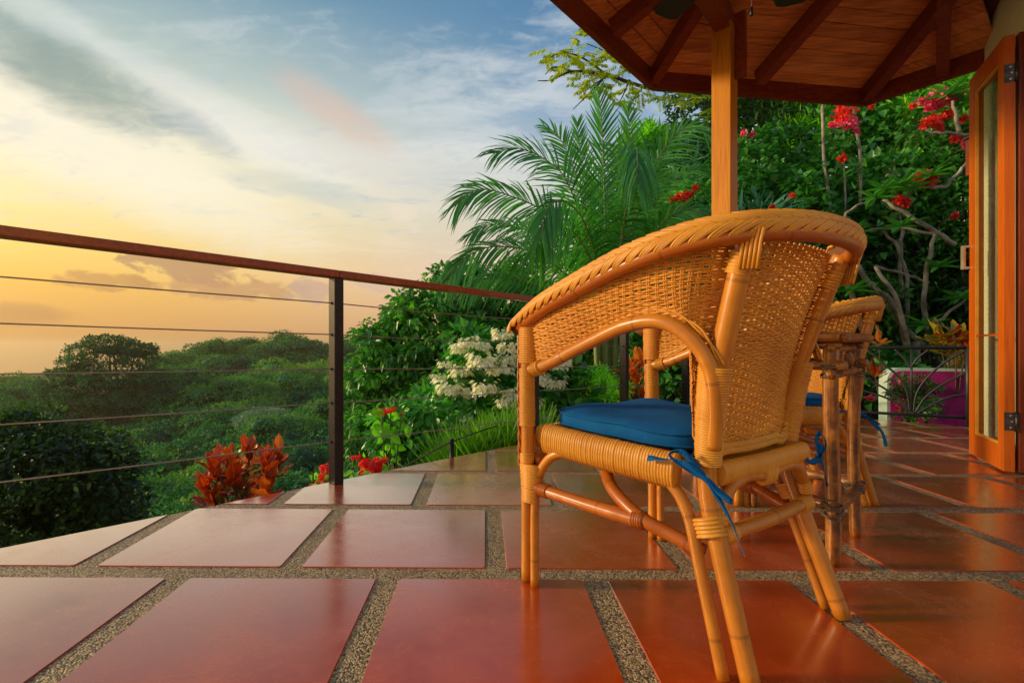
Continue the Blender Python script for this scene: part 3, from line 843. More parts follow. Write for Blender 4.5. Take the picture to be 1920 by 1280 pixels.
def wrap_mesh(path, r, pitch=.0052, seg=12, flat=None, up=None, r2=None):
    """cane wound round a pole, as ridged turns"""
    p, t = resample(np.asarray(path, float), pitch / 6)
    n = len(p); ph = t / pitch
    rad = (r if r2 is None else np.interp(t, [0, t[-1]], [r, r2])) + .0042 * np.abs(np.sin(ph * math.pi)) ** .38 - .0032
    jit = np.repeat(rng.uniform(-.0006, .0006, n // 6 + 2), 6)[:n]
    mb = MB(); mb.tube(p, rad + jit, seg, flat=flat, up=up); return mb.mesh('cane_wrap')

CORED = plain('gap_shade_core', (.16, .05, .008), .7)  # coloured dark to put shade into the gaps between the plait rods
def make_cane_chair():
    t = empty('rattan_armchair')
    C = lambda name, me, mat, par=t, **k: link_mesh(name, me, mat, par, **k)
    def pole(name, pts, r, mat=POLE, n=10, seg=12, par=t, knots=()):
        p = crom(pts, n); rad = np.interp(np.linspace(0, 1, len(p)), np.linspace(0, 1, np.size(r) if np.ndim(r) else 2), r if np.ndim(r) else [r, r])
        dd = np.r_[0, np.cumsum(np.linalg.norm(np.diff(p, axis=0), axis=1))]; nd = random.uniform(.15, .24); rad = rad * (1 + .012 * np.sin(dd * 14 + len(name)) + .055 * np.exp(-((((dd + random.random()) % nd) - nd / 2) / .007) ** 2))
        mb = MB(); mb.tube(p, rad, seg); return C(name, mb.mesh(name), mat, par)
    st, wf = weave_part()
    C('stakes', st, WEAVE, kind='stuff'); C('woven_cane', wf, WEAVE, kind='stuff')
    # rim pole and plait
    outw = np.array([(p[0], p[1] + .35, 0) for p in TC]); outw /= np.linalg.norm(outw, axis=1)[:, None]
    pole_c = TC + outw * .010 + np.array([0, 0, .004])
    mb = MB(); pp, _ = resample(pole_c, .02); mb.tube(pp, .0165, 12, up=(0, 0, 1)); C('rim_pole', mb.mesh('rim_pole'), POLED)
    # the plait leans outwards
    bc = TC + outw * .009 + np.array([0, 0, .0235])
    bc = np.vstack([bc[0] + np.array([0, .030, -.030]), bc[0] + np.array([0, .018, -.010]), bc, bc[-1] + np.array([0, .018, -.010]), bc[-1] + np.array([0, .030, -.030])])
    pb, tb = resample(bc, .004)
    ow = np.stack([pb[:, 0], pb[:, 1] + .35, 0 * pb[:, 0]], 1); ow /= np.linalg.norm(ow, axis=1)[:, None]
    lean = 2.6
    upv = ow * lean + np.array([0, 0, 1.0]); upv /= np.linalg.norm(upv, axis=1)[:, None]
    C('rim_plait', braid(pb, .0225, .0140, upv), CANE, kind='stuff')
    mb = MB(); pp2, _ = resample(bc, .02); mb.tube(pp2, .0125, 10, up=(0, 0, 1), flat=(.9, 1.6)); C('plait_core', mb.mesh('plait_core'), CORED)
    for s in (-1, 1):
        S = lambda pts: [(s * -a, b, z) for a, b, z in pts]           # written for the near (negative) side
        if s == 1: M = lambda pts: [(-a, b, z) for a, b, z in pts]
        else: M = lambda pts: list(pts)
        # the far upright was bent a little further forward than the near one
        MU = (lambda pts: [(-a, b + .034 * max(0.0, math.sin(math.pi * min(1, max(0, z) / .9))) ** 1.2, z) for a, b, z in pts]) if s == 1 else M
        # front leg: thick rod that runs up to the arm, thin rod beside it that bends under the seat
        pole('front_post', M([(-.277, .012, 0), (-.276, .010, .30), (-.274, .012, .60), (-.272, .022, .705)]), [.0145, .0165, .0185, .018], POLE)
        pole('brace_rod', M([(-.276, -.021, 0), (-.275, -.020, .20), (-.272, -.030, .29), (-.262, -.070, .352), (-.25, -.130, .372), (-.245, -.20, .372)]), .0122, POLE)
        C('cane_wrap', wrap_mesh(M([(-.2765, -.002, .222), (-.2765, -.004, .262)]), .0175, flat=(1.15, 1.55), up=(0, 1, 0), r2=.0185), CANE)
        C('cane_wrap', wrap_mesh(M([(-.2765, -.004, .262), (-.2755, -.006, .322)]), .0190, flat=(1.15, 1.55), up=(0, 1, 0), r2=.0235), CANE)
        C('cane_wrap', wrap_mesh(M([(-.276, .010, .326), (-.276, .011, .352)]), .0195), CANE)
        C('cane_wrap', wrap_mesh(M([(-.275, .011, .425), (-.274, .014, .582)]), .0215), CANE)
        C('cane_wrap', wrap_mesh(M([(-.273, .012, .596), (-.272, .012, .700)]), .0215, pitch=.0062, flat=(1.05, 1.35), up=(0, 1, 0)), WEAVE)
        # plait down the front edge of the post
        fr = crom(M([(-.275, .042, .700), (-.279, .040, .56), (-.280, .036, .40), (-.281, .034, .31)]), 10)
        mb = MB()
        q, tq = resample(fr, .004)
        for ph in (0, 2.09, 4.19):
            a_ = tq / .016 + ph; mb.tube(q + np.stack([np.cos(a_), np.sin(a_), 0 * a_], 1) * .0042, .0032, 5)
        C('edge_plait', mb.mesh('edge_plait'), POLED)
        # arch under the arm
        MA = (lambda pts: [(-a, b + .036 * min(1, max(0, (-.34 - b) / .14)), z) for a, b, z in pts]) if s == 1 else M
        pole('arch_pole', MA([(-.272, .006, .578), (-.272, -.055, .592), (-.272, -.12, .616), (-.272, -.22, .655), (-.270, -.32, .690), (-.264, -.405, .696), (-.252, -.465, .660), (-.236, -.497, .600), (-.224, -.500, .52), (-.216, -.492, .44)]), .0158, POLE)
        C('cane_wrap', wrap_mesh(M([(-.272, -.012, .580), (-.272, -.042, .588)]), .0195), CANE)
        mb = MB()
        ap = crom(M([(-.270, -.02, .606), (-.270, -.12, .640), (-.270, -.22, .678), (-.268, -.32, .714), (-.262, -.41, .719), (-.246, -.478, .680), (-.224, -.515, .61)]), 10)
        q, tq = resample(ap, .005)
        for ph in (0, 3.14):
            a_ = tq / .018 + ph; mb.tube(q + np.stack([0 * a_, np.cos(a_), np.sin(a_)], 1) * .0032, .0026, 5)
        C('edge_cane', mb.mesh('edge_cane'), CANE)
        # rear upright and splayed rear leg
        up_ = pole('rear_upright', MU([(-.216, -.566, .858), (-.214, -.542, .78), (-.210, -.508, .64), (-.206, -.478, .50), (-.205, -.474, .36), (-.207, -.500, .24), (-.212, -.566, .0)]), [.0195, .0205, .0205, .020, .0195, .019, .0185], POLE)
        pole('brace_rod', MU([(-.232, -.522, 0), (-.228, -.470, .20), (-.224, -.444, .29), (-.226, -.41, .345), (-.232, -.36, .372), (-.236, -.30, .372)]), .0125, POLE)
        C('cane_wrap', wrap_mesh(MU([(-.2155, -.553, .825), (-.2140, -.540, .785)]), .0225, pitch=.0075), CANE)
        C('cane_wrap', wrap_mesh(MU([(-.218, -.498, .605), (-.214, -.483, .50)]), .0275 if s == -1 else .0245, flat=(1.0, 1.25), up=(0, 1, 0), r2=.0235), CANE)
        C('cane_wrap', wrap_mesh(MU([(-.214, -.483, .50), (-.206, -.475, .405)]), .0240, flat=(1.0, 1.22), up=(0, 1, 0), r2=.0215), CANE)
        C('cane_wrap', wrap_mesh(MU([(-.213, -.474, .298), (-.214, -.486, .262)]), .0200, pitch=.008, flat=(1.15, 1.6), up=(0, 1, 0)), CANE)
        # straps climbing over the rim above the upright
        mb = MB()
        for k in range(5):
            xb = -.560 - k * .0068; xa = -.2375 + k * .0030
            mb.tube(M([(xa + .003, xb + .006, .79), (xa, xb, .82), (xa - .002, xb - .004, .842), (xa - .004, xb - .010, .862)]), .0035, 6)
        C('strap', mb.mesh('strap'), CANE, kind='stuff')
        # side seat rail, wound with cane
        C('seat_rail', wrap_mesh(M([(-.258, -.045, .398), (-.244, -.24, .388), (-.226, -.418, .380)]), .0245, pitch=.0072, seg=14, flat=(.85, 1.6), up=(0, 0, 1)), CANE)
        # side stretcher and its curved tail
        pole('stretcher', M([(-.272, -.022, .262), (-.255, -.20, .257), (-.240, -.335, .255)]), [.0150, .0165, .0165], POLED)
        C('cane_wrap', wrap_mesh(M([(-.271, -.030, .262), (-.268, -.066, .261)]), .0185), POLED)
        pole('stretcher', M([(-.212, -.470, .225), (-.226, -.40, .243), (-.238, -.335, .262), (-.215, -.235, .300), (-.15, -.155, .340), (-.08, -.11, .362)]), .0155, POLED)
        C('cane_wrap', wrap_mesh(M([(-.241, -.318, .256), (-.239, -.345, .258)]), .0200, pitch=.006), POLED)
        # rear arch rod up to the middle of the back rail
        pole('brace_rod', M([(-.206, -.492, .262), (-.188, -.492, .305), (-.150, -.492, .352), (-.08, -.492, .365), (0, -.492, .352)]), .0125, POLE)
        C('cane_wrap', wrap_mesh(M([(-.196, -.492, .285), (-.183, -.492, .312)]), .0150, pitch=.008), CANE)
    pole('rear_stretcher', [(-.205, -.496, .262), (0, -.497, .258), (.205, -.496, .262)], [.0145, .0165, .0145], POLE)
    for s in (-1, 1): C('cane_wrap', wrap_mesh([(s * .150, -.497, .259), (s * .192, -.496, .261)], .0178, pitch=.009), CANE)
    C('cane_wrap', wrap_mesh([(-.022, -.490, .362), (.022, -.490, .362)], .0190, pitch=.009, flat=(1, 1.5), up=(0, 0, 1)), CANE)
    C('seat_rail', wrap_mesh([(-.188, -.488, .384), (0, -.492, .382), (.188, -.488, .384)], .0200, pitch=.0060, seg=14, flat=(.85, 1.2), up=(0, 0, 1)), CANE)
    C('seat_rail', wrap_mesh([(-.252, -.012, .402), (0, -.006, .405), (.252, -.012, .402)], .0205, pitch=.0060, seg=14, flat=(.85, 1.2), up=(0, 0, 1)), CANE)
    # lower plait of the back
    lp_ = BC[(BC[:, 1] < -.43) & (BC[:, 2] < .46)]
    C('edge_plait', braid(lp_ + np.array([0, -.004, .004]), .012, .007, (0, -1, .15), pitch=.016, rods=3, rr=.0019), CANE, kind='stuff')
    # woven apron under the front rail and its plaited edge, seat deck
    af, wv_ = MB(), MB()
    low = lambda x: .318 + .030 * (1 - (x / .25) ** 2)
    xs = np.linspace(-.252, .252, 97)
    for i in range(0, 97, 4): af.tube([(xs[i], .008, low(xs[i])), (xs[i], .006, .400)], .0024, 5, cap=False)
    z, row = .322, 0
    while z < .396:
        m = np.array([low(x) < z for x in xs]); yy = .007 + .0026 * np.cos(np.arange(97) / 4 * math.pi + row * math.pi)
        idx = np.where(m)[0]
        if len(idx) > 4:
            sp_ = np.split(idx, np.where(np.diff(idx) > 1)[0] + 1)
            for g_ in sp_:
                if len(g_) > 3: wv_.tube([(xs[i], yy[i], z) for i in g_], .0024, 5, cap=False)
        z += .0052; row += 1
    C('apron_weave', wv_.mesh('apron_weave'), WEAVE, kind='stuff'); C('apron_stakes', af.mesh('apron_stakes'), WEAVE, kind='stuff')
    C('edge_plait', braid([(x, .008, low(x) - .004) for x in xs[::4]], .011, .008, (0, 1, 0), pitch=.016, rods=3, rr=.0022), POLED, kind='stuff')
    pole('apron_pole', [(-.262, -.012, .330), (-.18, -.012, .345), (0, -.012, .352), (.18, -.012, .345), (.262, -.012, .330)], .0125, POLED)
    mb = MB(); V, F = [], []
    for x in (-1, 1):
        pass
    mb.add([(-.245, -.01, .413), (.245, -.01, .413), (.205, -.48, .392), (-.205, -.48, .392), (-.245, -.01, .403), (.245, -.01, .403), (.205, -.48, .382), (-.205, -.48, .382)],
           [(0, 3, 2, 1), (4, 5, 6, 7), (0, 1, 5, 4), (1, 2, 6, 5), (2, 3, 7, 6), (3, 0, 4, 7)])
    C('seat_deck', mb.mesh('seat_deck', smooth=False), WEAVE)
    return t

def make_cushion():
    t = empty('seat_cushion')
    n = 72; th = np.linspace(0, 2 * math.pi, n, endpoint=False)
    def outline(k=1.0):
        e = 5.2
        c, s = np.cos(th), np.sin(th)
        rr_ = (np.abs(c) ** e + np.abs(s) ** e) ** (-1 / e)
        x, y = rr_ * c, rr_ * s
        wv = 1 + .012 * np.sin(th * 5 + 1) + .008 * np.sin(th * 11)
        return x * wv * (.222 - .024 * (y < 0) * (-y)) * k, y * wv * .208 * k
    V, rings = [], []
    def zc(x, y): return .421 + .040 * (y) + .012 * x * 0
    def addring(k, zz, lump=0):
        x, y = outline(k); zz = zz * .82
        z = zc(x, y) + zz + lump * (.0035 * np.sin(x * 22 + 1) * np.cos(y * 17) + .002 * np.sin(th * 7 + k * 3) * max(0, k - .6))
        V.append(np.stack([x, y, z], 1))
    addring(.0001, .000); addring(.6, .0); addring(.95, .002); addring(.995, .008); addring(1.0, .016); addring(1.004, .028, .4); addring(1.0, .040, .6)
    addring(.985, .0475, .8); addring(.95, .0530, 1); addring(.88, .0585, 1.3); addring(.78, .0625, 1.6); addring(.62, .066, 1.9); addring(.42, .068, 1.6); addring(.2, .069, .8); addring(.0001, .0695)
    A_ = np.vstack(V); F = []
    for r_ in range(len(V) - 1):
        for j in range(n): F.append((r_ * n + j, r_ * n + (j + 1) % n, (r_ + 1) * n + (j + 1) % n, (r_ + 1) * n + j))
    link_mesh('cover', mkmesh('cover', A_, F), BLUE, t)
    for k, zz, lm in ((1.006, .0455, .8), (1.006, .012, 0)):
        x, y = outline(k); zz = zz * .82; z = zc(x, y) + zz + lm * (.0035 * np.sin(x * 22 + 1) * np.cos(y * 17) + .002 * np.sin(th * 7 + k * 3))
        p = np.stack([x, y, z], 1); p = np.vstack([p, p[:2]])
        mb = MB(); mb.tube(p, .0030, 6); link_mesh('piping', mb.mesh('piping'), BLUE, t)
    return t

def ribbon(pts, w, up, mat, par, name='tie'):
    """fabric strip of width w"""
    p = crom(pts, 6); T = np.gradient(p, axis=0); U = np.cross(T, up); U /= np.maximum(np.linalg.norm(U, axis=1), 1e-6)[:, None]
    tw = np.linspace(0, 1.0, len(p)); Nn = np.cross(U, T); Nn /= np.linalg.norm(Nn, axis=1)[:, None]
    D = U * np.cos(tw)[:, None] + Nn * np.sin(tw)[:, None]
    th = Nn * .0012
    V = np.vstack([p - D * w / 2, p + D * w / 2, p + D * w / 2 + th, p - D * w / 2 + th]); n = len(p)
    F = []
    for i in range(n - 1):
        for a_, b_ in ((0, 1), (1, 2), (2, 3), (3, 0)): F.append((a_ * n + i, b_ * n + i, b_ * n + i + 1, a_ * n + i + 1))
    return link_mesh(name, mkmesh(name, V, F), mat, par)

FM = np.array([.361, 1.553]); LV = np.array([.818, .576]); LV = LV / np.hypot(*LV)
chair = make_cane_chair()
chair.location = (FM[0], FM[1], 0); chair.rotation_euler = (0, 0, math.atan2(LV[1], LV[0]))
tag(chair, 'large rattan armchair in the foreground, back turned to the viewer', 'armchair', 'rattan armchairs')
cush = make_cushion()
R0 = chair.rotation_euler.z
def at(root_loc, rz, a, b): return (root_loc[0] + a * math.cos(rz) - b * math.sin(rz), root_loc[1] + a * math.sin(rz) + b * math.cos(rz))
x, y = at(FM, R0, 0, -.220); cush.location = (x, y, 0); cush.rotation_euler.z = R0
tag(cush, 'blue canvas cushion tied on the seat of the foreground rattan armchair', 'cushion', 'blue seat cushions')
o_ = -.220
def rb(pts, w=.014): ribbon([(a, b - o_, z) for a, b, z in pts], w, (0.2, 1, .1), BLUE, cush)
# bows behind the rear uprights: near side
K = (-.252, -.500, .385)
rb([(-.19, -.44, .425), (-.225, -.452, .41), K]); rb([K, (-.27, -.46, .412), (-.268, -.40, .408), (-.262, -.37, .404)], .012)
rb([K, (-.26, -.455, .43), (-.27, -.43, .422), (-.262, -.47, .396), K], .012); rb([K, (-.262, -.53, .368), (-.255, -.55, .355), (-.252, -.52, .37), K], .012)
rb([K, (-.262, -.535, .352), (-.262, -.56, .31), (-.255, -.575, .262)], .013); rb([K, (-.258, -.52, .36), (-.262, -.545, .33)], .011)
K2 = (.222, -.512, .368)
rb([(.155, -.500, .384), (.185, -.508, .362), K2], .013); rb([K2, (.236, -.50, .41), (.248, -.505, .425), (.244, -.518, .40), K2], .010)
rb([K2, (.262, -.50, .372), (.29, -.49, .392)], .012); rb([K2, (.228, -.520, .34), (.232, -.525, .30)], .012)

# ------------------------------------------------------------------ second armchair (copy) and its cushion
F2 = np.array([1.075, 2.32]); rz2 = R(84)
ch2 = copy_tree(chair, label='rattan armchair behind the rustic table, seen from its side', cat='armchair')
ch2.location = (F2[0], F2[1], 0); ch2.rotation_euler = (0, 0, rz2); ch2.scale = (.95, .95, .935)
cu2 = copy_tree(cush, label='navy blue cushion on the armchair behind the table', cat='cushion')
x, y = at(F2, rz2, 0, -.220); cu2.location = (x, y, 0); cu2.rotation_euler.z = rz2; cu2.scale = (.95, .95, .935)

# ------------------------------------------------------------------ rustic table
LG = [np.array([1.036, 1.507]), np.array([1.266, 1.729]), np.array([1.10, 2.05]), np.array([.862, 1.835])]
tb_ = empty('rustic_table', ((LG[0] + LG[2]) / 2).tolist() + [0], label='small rustic bamboo pole table behind the foreground armchair', cat='table')
def rpole(a, b, r, name, seg=12, knob=.05, bend=.004, par=None):
    a, b = np.asarray(a, float), np.asarray(b, float); L = np.linalg.norm(b - a); n = max(6, int(L / .018))
    t = np.linspace(0, 1, n)[:, None]; p = a + (b - a) * t
    sd_ = random.uniform(0, 9); side = np.cross(b - a, (.3, .2, .9)); side /= np.linalg.norm(side)
    p = p + side * (bend * np.sin(t * 5 + sd_))
    rad = r * (1 + knob * .4 * np.sin(t[:, 0] * L * 38 + sd_) + knob * .35 * np.sin(t[:, 0] * L * 83 + 2 * sd_))
    rad[0] *= .86; rad[-1] *= .86
    mb = MB(); mb.tube(p, rad, seg); return wc(link_mesh(name, mb.mesh(name), RUST, par or tb_))
TT = .668
for i, p in enumerate(LG):
    rpole((*p, 0), (*p, TT - .022), .0205 if i == 0 else .0180, 'leg')
    for z in (.165, .572):
        for k in range(7):
            a_ = np.linspace(0, 2 * math.pi, 15); tl = random.uniform(-.7, .7); ta = random.uniform(0, 6)
            rr_ = .0265 + .001 * (k % 3)
            pts = [(p[0] + rr_ * math.cos(q_), p[1] + rr_ * math.sin(q_), z + (k - 3) * .005 + rr_ * tl * math.cos(q_ - ta)) for q_ in a_]
            if k == 0: mbx = MB()
            mbx.tube(pts, .0024, 5, cap=False)
        wc(mbx.build('lashing', LASH, tb_, smooth=True, kind='stuff'))
for i in range(4):
    a_, b_ = LG[i], LG[(i + 1) % 4]; d_ = (b_ - a_) / np.linalg.norm(b_ - a_)
    e = d_ * .040; zz = .012 if i % 2 else -.012
    rpole((*(a_ - e * .2), .165 + zz), (*(b_ + e * .2), .165 + zz), .0165, 'stretcher')
    rpole((*(a_ - e), .572 + zz), (*(b_ + e), .572 + zz), .0155, 'stretcher')
    rpole((*(a_ - e * .6), .640 + zz * .3), (*(b_ + e * .6), .640 + zz * .3), .0125, 'apron_pole')
    for k in (1, 2): 
        c_ = a_ + (b_ - a_) * k / 3; rpole((*c_, .575), (*c_, .628), .0125, 'spindle')
cen = sum(LG) / 4
cor = [p + (p - cen) / np.linalg.norm(p - cen) * .042 for p in LG]
for i in range(4): rpole((*cor[i], TT), (*(cor[(i + 1) % 4]), TT), .0145, 'edge_pole', knob=.04)
u0, v0 = cor[1] - cor[0], cor[3] - cor[0]
for k in range(13):
    f = (k + .5) / 13; a_ = cor[0] + v0 * f + u0 * .03; b_ = cor[1] + (cor[2] - cor[1]) * f - u0 * .03
    rpole((*a_, TT + .002), (*b_, TT + .002), .0115, 'top_slat', knob=.03, bend=.001)

# ------------------------------------------------------------------ foliage materials
GAIN = 2.1
def leafmat(name, cols, rough=.42, trans=.28, tcol=None, spec=.5, var=1.0):
    """cols: list of colours along the per-leaf tint value"""
    m, t, b = mat_base(name)
    at_ = t.nodes.new('ShaderNodeAttribute'); at_.attribute_name = 'tint'
    f = N(t, at_.outputs['Fac']) + (rnd(t) - .5) * .22 * var + (noise(t, objco(t), .8, 3) - .5) * .35 * var
    c = ramp(t, f.sat(), [(i / (len(cols) - 1), tuple(min(x * GAIN, .95) for x in c) + (1,)) for i, c in enumerate(cols)])
    link(t, c, b.inputs['Base Color']); setp(b, Roughness=rough)
    b.inputs['Specular IOR Level'].default_value = spec
    tr = t.nodes.new('ShaderNodeBsdfTranslucent')
    link(t, mixc(t, 1.0, c, tcol or (1.5, 1.9, .5, 1), 'MULTIPLY'), tr.inputs[0])
    mx = t.nodes.new('ShaderNodeMixShader'); mx.inputs[0].default_value = trans
    t.links.new(b.outputs[0], mx.inputs[1]); t.links.new(tr.outputs[0], mx.inputs[2])
    t.links.new(mx.outputs[0], t.nodes['Material Output'].inputs[0]); return m
LF_FOREST = leafmat('forest_leaves', [(.007, .040, .022), (.014, .082, .033), (.029, .125, .036), (.064, .165, .030), (.13, .18, .026)], .6, .2, spec=.12, var=2.4)
LF_BIG = leafmat('umbrella_tree_leaves', [(.010, .042, .024), (.019, .076, .034), (.030, .105, .038), (.045, .125, .032)], .6, .2, spec=.12)
LF_GREY = leafmat('grey_green_leaves', [(.05, .10, .06), (.10, .17, .11), (.16, .24, .16)], .55, .15)
LF_DARK = leafmat('dark_glossy_leaves', [(.010, .030, .008), (.020, .065, .012), (.040, .12, .016), (.10, .22, .025)], .35, .28)
LF_MID = leafmat('almond_tree_leaves', [(.012, .050, .006), (.022, .095, .010), (.045, .16, .014), (.10, .26, .02)], .38, .3)
LF_VINE = leafmat('vine_leaves', [(.014, .060, .012), (.028, .12, .020), (.045, .17, .03), (.09, .27, .03)], .35, .3)
LF_FERN = leafmat('fern_leaves', [(.03, .10, .006), (.07, .22, .012), (.16, .38, .02), (.32, .48, .02)], .45, .4)
LF_BLUE = leafmat('blueish_leaves', [(.018, .075, .045), (.03, .12, .065), (.06, .17, .09)], .35, .2)
LF_PALM = leafmat('palm_leaflets', [(.012, .065, .014), (.026, .12, .020), (.06, .19, .022), (.15, .30, .018)], .36, .35)
LF_YEL = leafmat('yellowing_leaves', [(.10, .12, .008), (.22, .24, .012), (.38, .34, .02), (.12, .18, .01)], .5, .35)
GRASS = leafmat('grass_blades', [(.02, .06, .004), (.045, .13, .008), (.11, .22, .015)], .5, .4)
GAIN = 1.0
LF_BUSH = leafmat('dark_bush_leaves', [(.009, .028, .006), (.020, .062, .010), (.06, .14, .014), (.20, .32, .02)], .4, .25)
CREAM = leafmat('cream_bracts', [(.76, .82, .38), (.93, .94, .70), (.97, .97, .86)], .8, .3, (1.0, 1.0, .8, 1), var=.3)
REDF = leafmat('scarlet_bracts', [(.80, .012, .015), (.92, .04, .025), (.95, .14, .06)], .6, .4, (1.2, .8, .6, 1), var=.4)
PINKF = leafmat('pink_bracts', [(.85, .03, .13), (.92, .10, .24), (.95, .26, .40)], .6, .4, (1.2, .8, .8, 1), var=.5)
BARK = plain('grey_bark', (.30, .26, .20), .9, 0, .45, 9, .6)
BARKD = plain('dark_bark', (.075, .055, .038), .9, 0, .4, 8, .6)
STEM = plain('green_stem', (.08, .11, .03), .7, 0, .3, 8)

def leafcloud(C_, A_, Nn, L_, Wd, tint, shape='oval', fold=.25, droop=.0):
    """C base points, A direction of the midrib, Nn leaf normal, lengths, widths -> (V, F, tint)"""
    A_ = A_ / np.maximum(np.linalg.norm(A_, axis=1), 1e-6)[:, None]
    S = np.cross(A_, Nn); S /= np.maximum(np.linalg.norm(S, axis=1), 1e-6)[:, None]; U = np.cross(S, A_)
    L_ = L_[:, None]; Wd = Wd[:, None]; n = len(C_)
    if shape == 'quad':
        V = np.stack([C_, C_ + A_ * L_ * .45 + S * Wd * .5 + U * Wd * fold, C_ + A_ * L_ - U * L_ * droop, C_ + A_ * L_ * .45 - S * Wd * .5 + U * Wd * fold], 1)
        F = np.arange(n * 4).reshape(n, 4); k = 4
    elif shape == 'strip':
        V = np.stack([C_ - S * Wd * .3, C_ + S * Wd * .3, C_ + A_ * L_ * .5 + S * Wd * .5 - U * L_ * droop * .25, C_ + A_ * L_ * .5 - S * Wd * .5 - U * L_ * droop * .25,
                      C_ + A_ * L_ + S * Wd * .08 - U * L_ * droop, C_ + A_ * L_ - S * Wd * .08 - U * L_ * droop], 1)
        b = np.arange(n)[:, None] * 6; F = np.vstack([b + np.array([0, 1, 2, 3]), b + np.array([3, 2, 4, 5])]); k = 6
    else:
        sh = {'oval': (.30, .50, .68, .40), 'heart': (.16, .52, .55, .40)}[shape]
        V = np.stack([C_, C_ + A_ * L_ * sh[0] + S * Wd * sh[1] + U * Wd * fold, C_ + A_ * L_ * sh[2] + S * Wd * sh[3] + U * Wd * fold * .8 - U * L_ * droop * .5, C_ + A_ * L_ - U * L_ * droop,
                      C_ + A_ * L_ * sh[2] - S * Wd * sh[3] + U * Wd * fold * .8 - U * L_ * droop * .5, C_ + A_ * L_ * sh[0] - S * Wd * sh[1] + U * Wd * fold], 1)
        b = np.arange(n)[:, None] * 6; F = np.vstack([b + np.array([0, 1, 2, 3]), b + np.array([0, 3, 4, 5])]); k = 6
    return V.reshape(-1, 3), F, np.repeat(tint, k)
def runit(n):
    v = rng.normal(size=(n, 3)); return v / np.linalg.norm(v, axis=1)[:, None]
def cloud_mesh(name, *clouds):
    V, F, T, o = [], [], [], 0
    for v, f, t in clouds: V.append(v); F.append(f + o); T.append(t); o += len(v)
    return mkmesh(name, np.vstack(V), np.vstack(F), tint=np.concatenate(T), smooth=False)

def crown(name, nl, rad, clumps, leaf, flat=.6, asp=.5, shape='quad', cr=(.22, .36), updir=.9, hemi=-.25, cflat=.55, hollow=.55, tshift=0, gaps=1.0, leaf_droop=.1, shell=.55, core=0.0, nrand=.6):
    """crown of leaf clumps: rad = (rx, ry, rz); clumps sit on the outer shell, leaves on the upper side of every clump"""
    rad = np.array(rad, float)
    d = runit(clumps * 3); d = d[d[:, 2] > hemi][:clumps]; k = len(d)
    rr_ = rng.uniform(hollow, 1.0, k)[:, None] ** .6
    cc = d * rad * rr_ * (1 + .10 * np.sin(d[:, :1] * 7 + d[:, 1:2] * 5))
    cs = rng.uniform(*cr, k) * rad.min() * (1.15 if flat < 1 else 1)
    ct = rng.normal(.45 + tshift, .14, k)
    ci = rng.choice(k, nl, p=(cs ** 2) / np.sum(cs ** 2))
    u = runit(nl); u[:, 2] = np.abs(u[:, 2]) * np.where(rng.random(nl) < .8, 1, -1)
    q = u * (rng.uniform(shell, 1.05, nl) ** .5)[:, None] * cs[ci][:, None] * np.array([1, 1, cflat])
    q *= (1 + .22 * np.sin(u[:, :1] * 6 + ci[:, None]) * np.cos(u[:, 1:2] * 5 + ci[:, None]))
    C_ = cc[ci] + q
    Nn = u * (.6 if not core else 1.3) + np.array([0, 0, updir]) + runit(nl) * nrand
    A_ = u + runit(nl) * .9; A_[:, 2] -= .25
    Ls = leaf * rng.uniform(.65, 1.25, nl)
    ti = ct[ci] + rng.normal(0, .12, nl) + (rng.random(nl) < .06) * .3
    v, f, t = leafcloud(C_, A_, Nn, Ls, Ls * asp, ti, shape, droop=leaf_droop)
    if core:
        # solid dark body added inside every clump, to block light and darken gaps
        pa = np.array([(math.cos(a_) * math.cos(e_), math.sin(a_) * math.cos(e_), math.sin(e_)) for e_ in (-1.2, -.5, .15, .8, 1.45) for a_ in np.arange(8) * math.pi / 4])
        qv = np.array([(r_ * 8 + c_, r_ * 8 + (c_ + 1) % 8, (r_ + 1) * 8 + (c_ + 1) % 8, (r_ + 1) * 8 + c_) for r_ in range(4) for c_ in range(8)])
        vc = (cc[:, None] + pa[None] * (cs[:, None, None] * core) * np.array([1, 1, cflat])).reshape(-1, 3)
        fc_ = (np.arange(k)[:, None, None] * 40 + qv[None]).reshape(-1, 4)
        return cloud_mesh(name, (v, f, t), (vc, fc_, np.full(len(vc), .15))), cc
    return cloud_mesh(name, (v, f, t)), cc

def limbs(name, root, targets, r0, r1, mid=.5, n=8):
    mb = MB(); root = np.asarray(root, float)
    for t_ in targets:
        t_ = np.asarray(t_, float); m_ = root + (t_ - root) * mid; m_[2] = root[2] + (t_[2] - root[2]) * (mid * .75) ; m_ += rng.normal(0, .05, 3) * np.linalg.norm(t_ - root)
        p = crom([root, m_, t_], n); mb.tube(p, np.linspace(r0, r1, len(p)), 6, cap=False)
    return mb

# ------------------------------------------------------------------ ground and sea
def gz(x, y):
    x = np.asarray(x, float); y = np.asarray(y, float)
    s = (y - (3.09 + .95 * x)) / 1.38                    # metres beyond the 45 degree terrace edge
    left = -.42 - .55 * np.clip(s, 0, 8) - .28 * np.clip(s - 8, 0, 22) - .10 * np.clip(s - 30, 0, 60)
    left = left + .055 * np.clip(y - 60, 0, 200)
    hill = -.42 + .42 * np.clip(y - 6.1 - .5 * np.clip(4.5 - x, 0, 6), 0, 12)
    w = 1 / (1 + np.exp(-(x - .6 - .12 * (y - 5)) * 1.6))
    return left * (1 - w) + hill * w
gx_ = np.r_[-400, -250, np.arange(-160, -20, 10), np.arange(-20, 20, .8), np.arange(20, 160, 10), 250, 400]
gy_ = np.r_[-60, -30, -12, np.arange(-6, 26, .8), np.arange(26, 160, 8), 200, 260, 360, 500]
GX, GY = np.meshgrid(gx_, gy_)
GZ = gz(GX, GY) + .05 * np.sin(GX * 2.1) * np.cos(GY * 1.7)
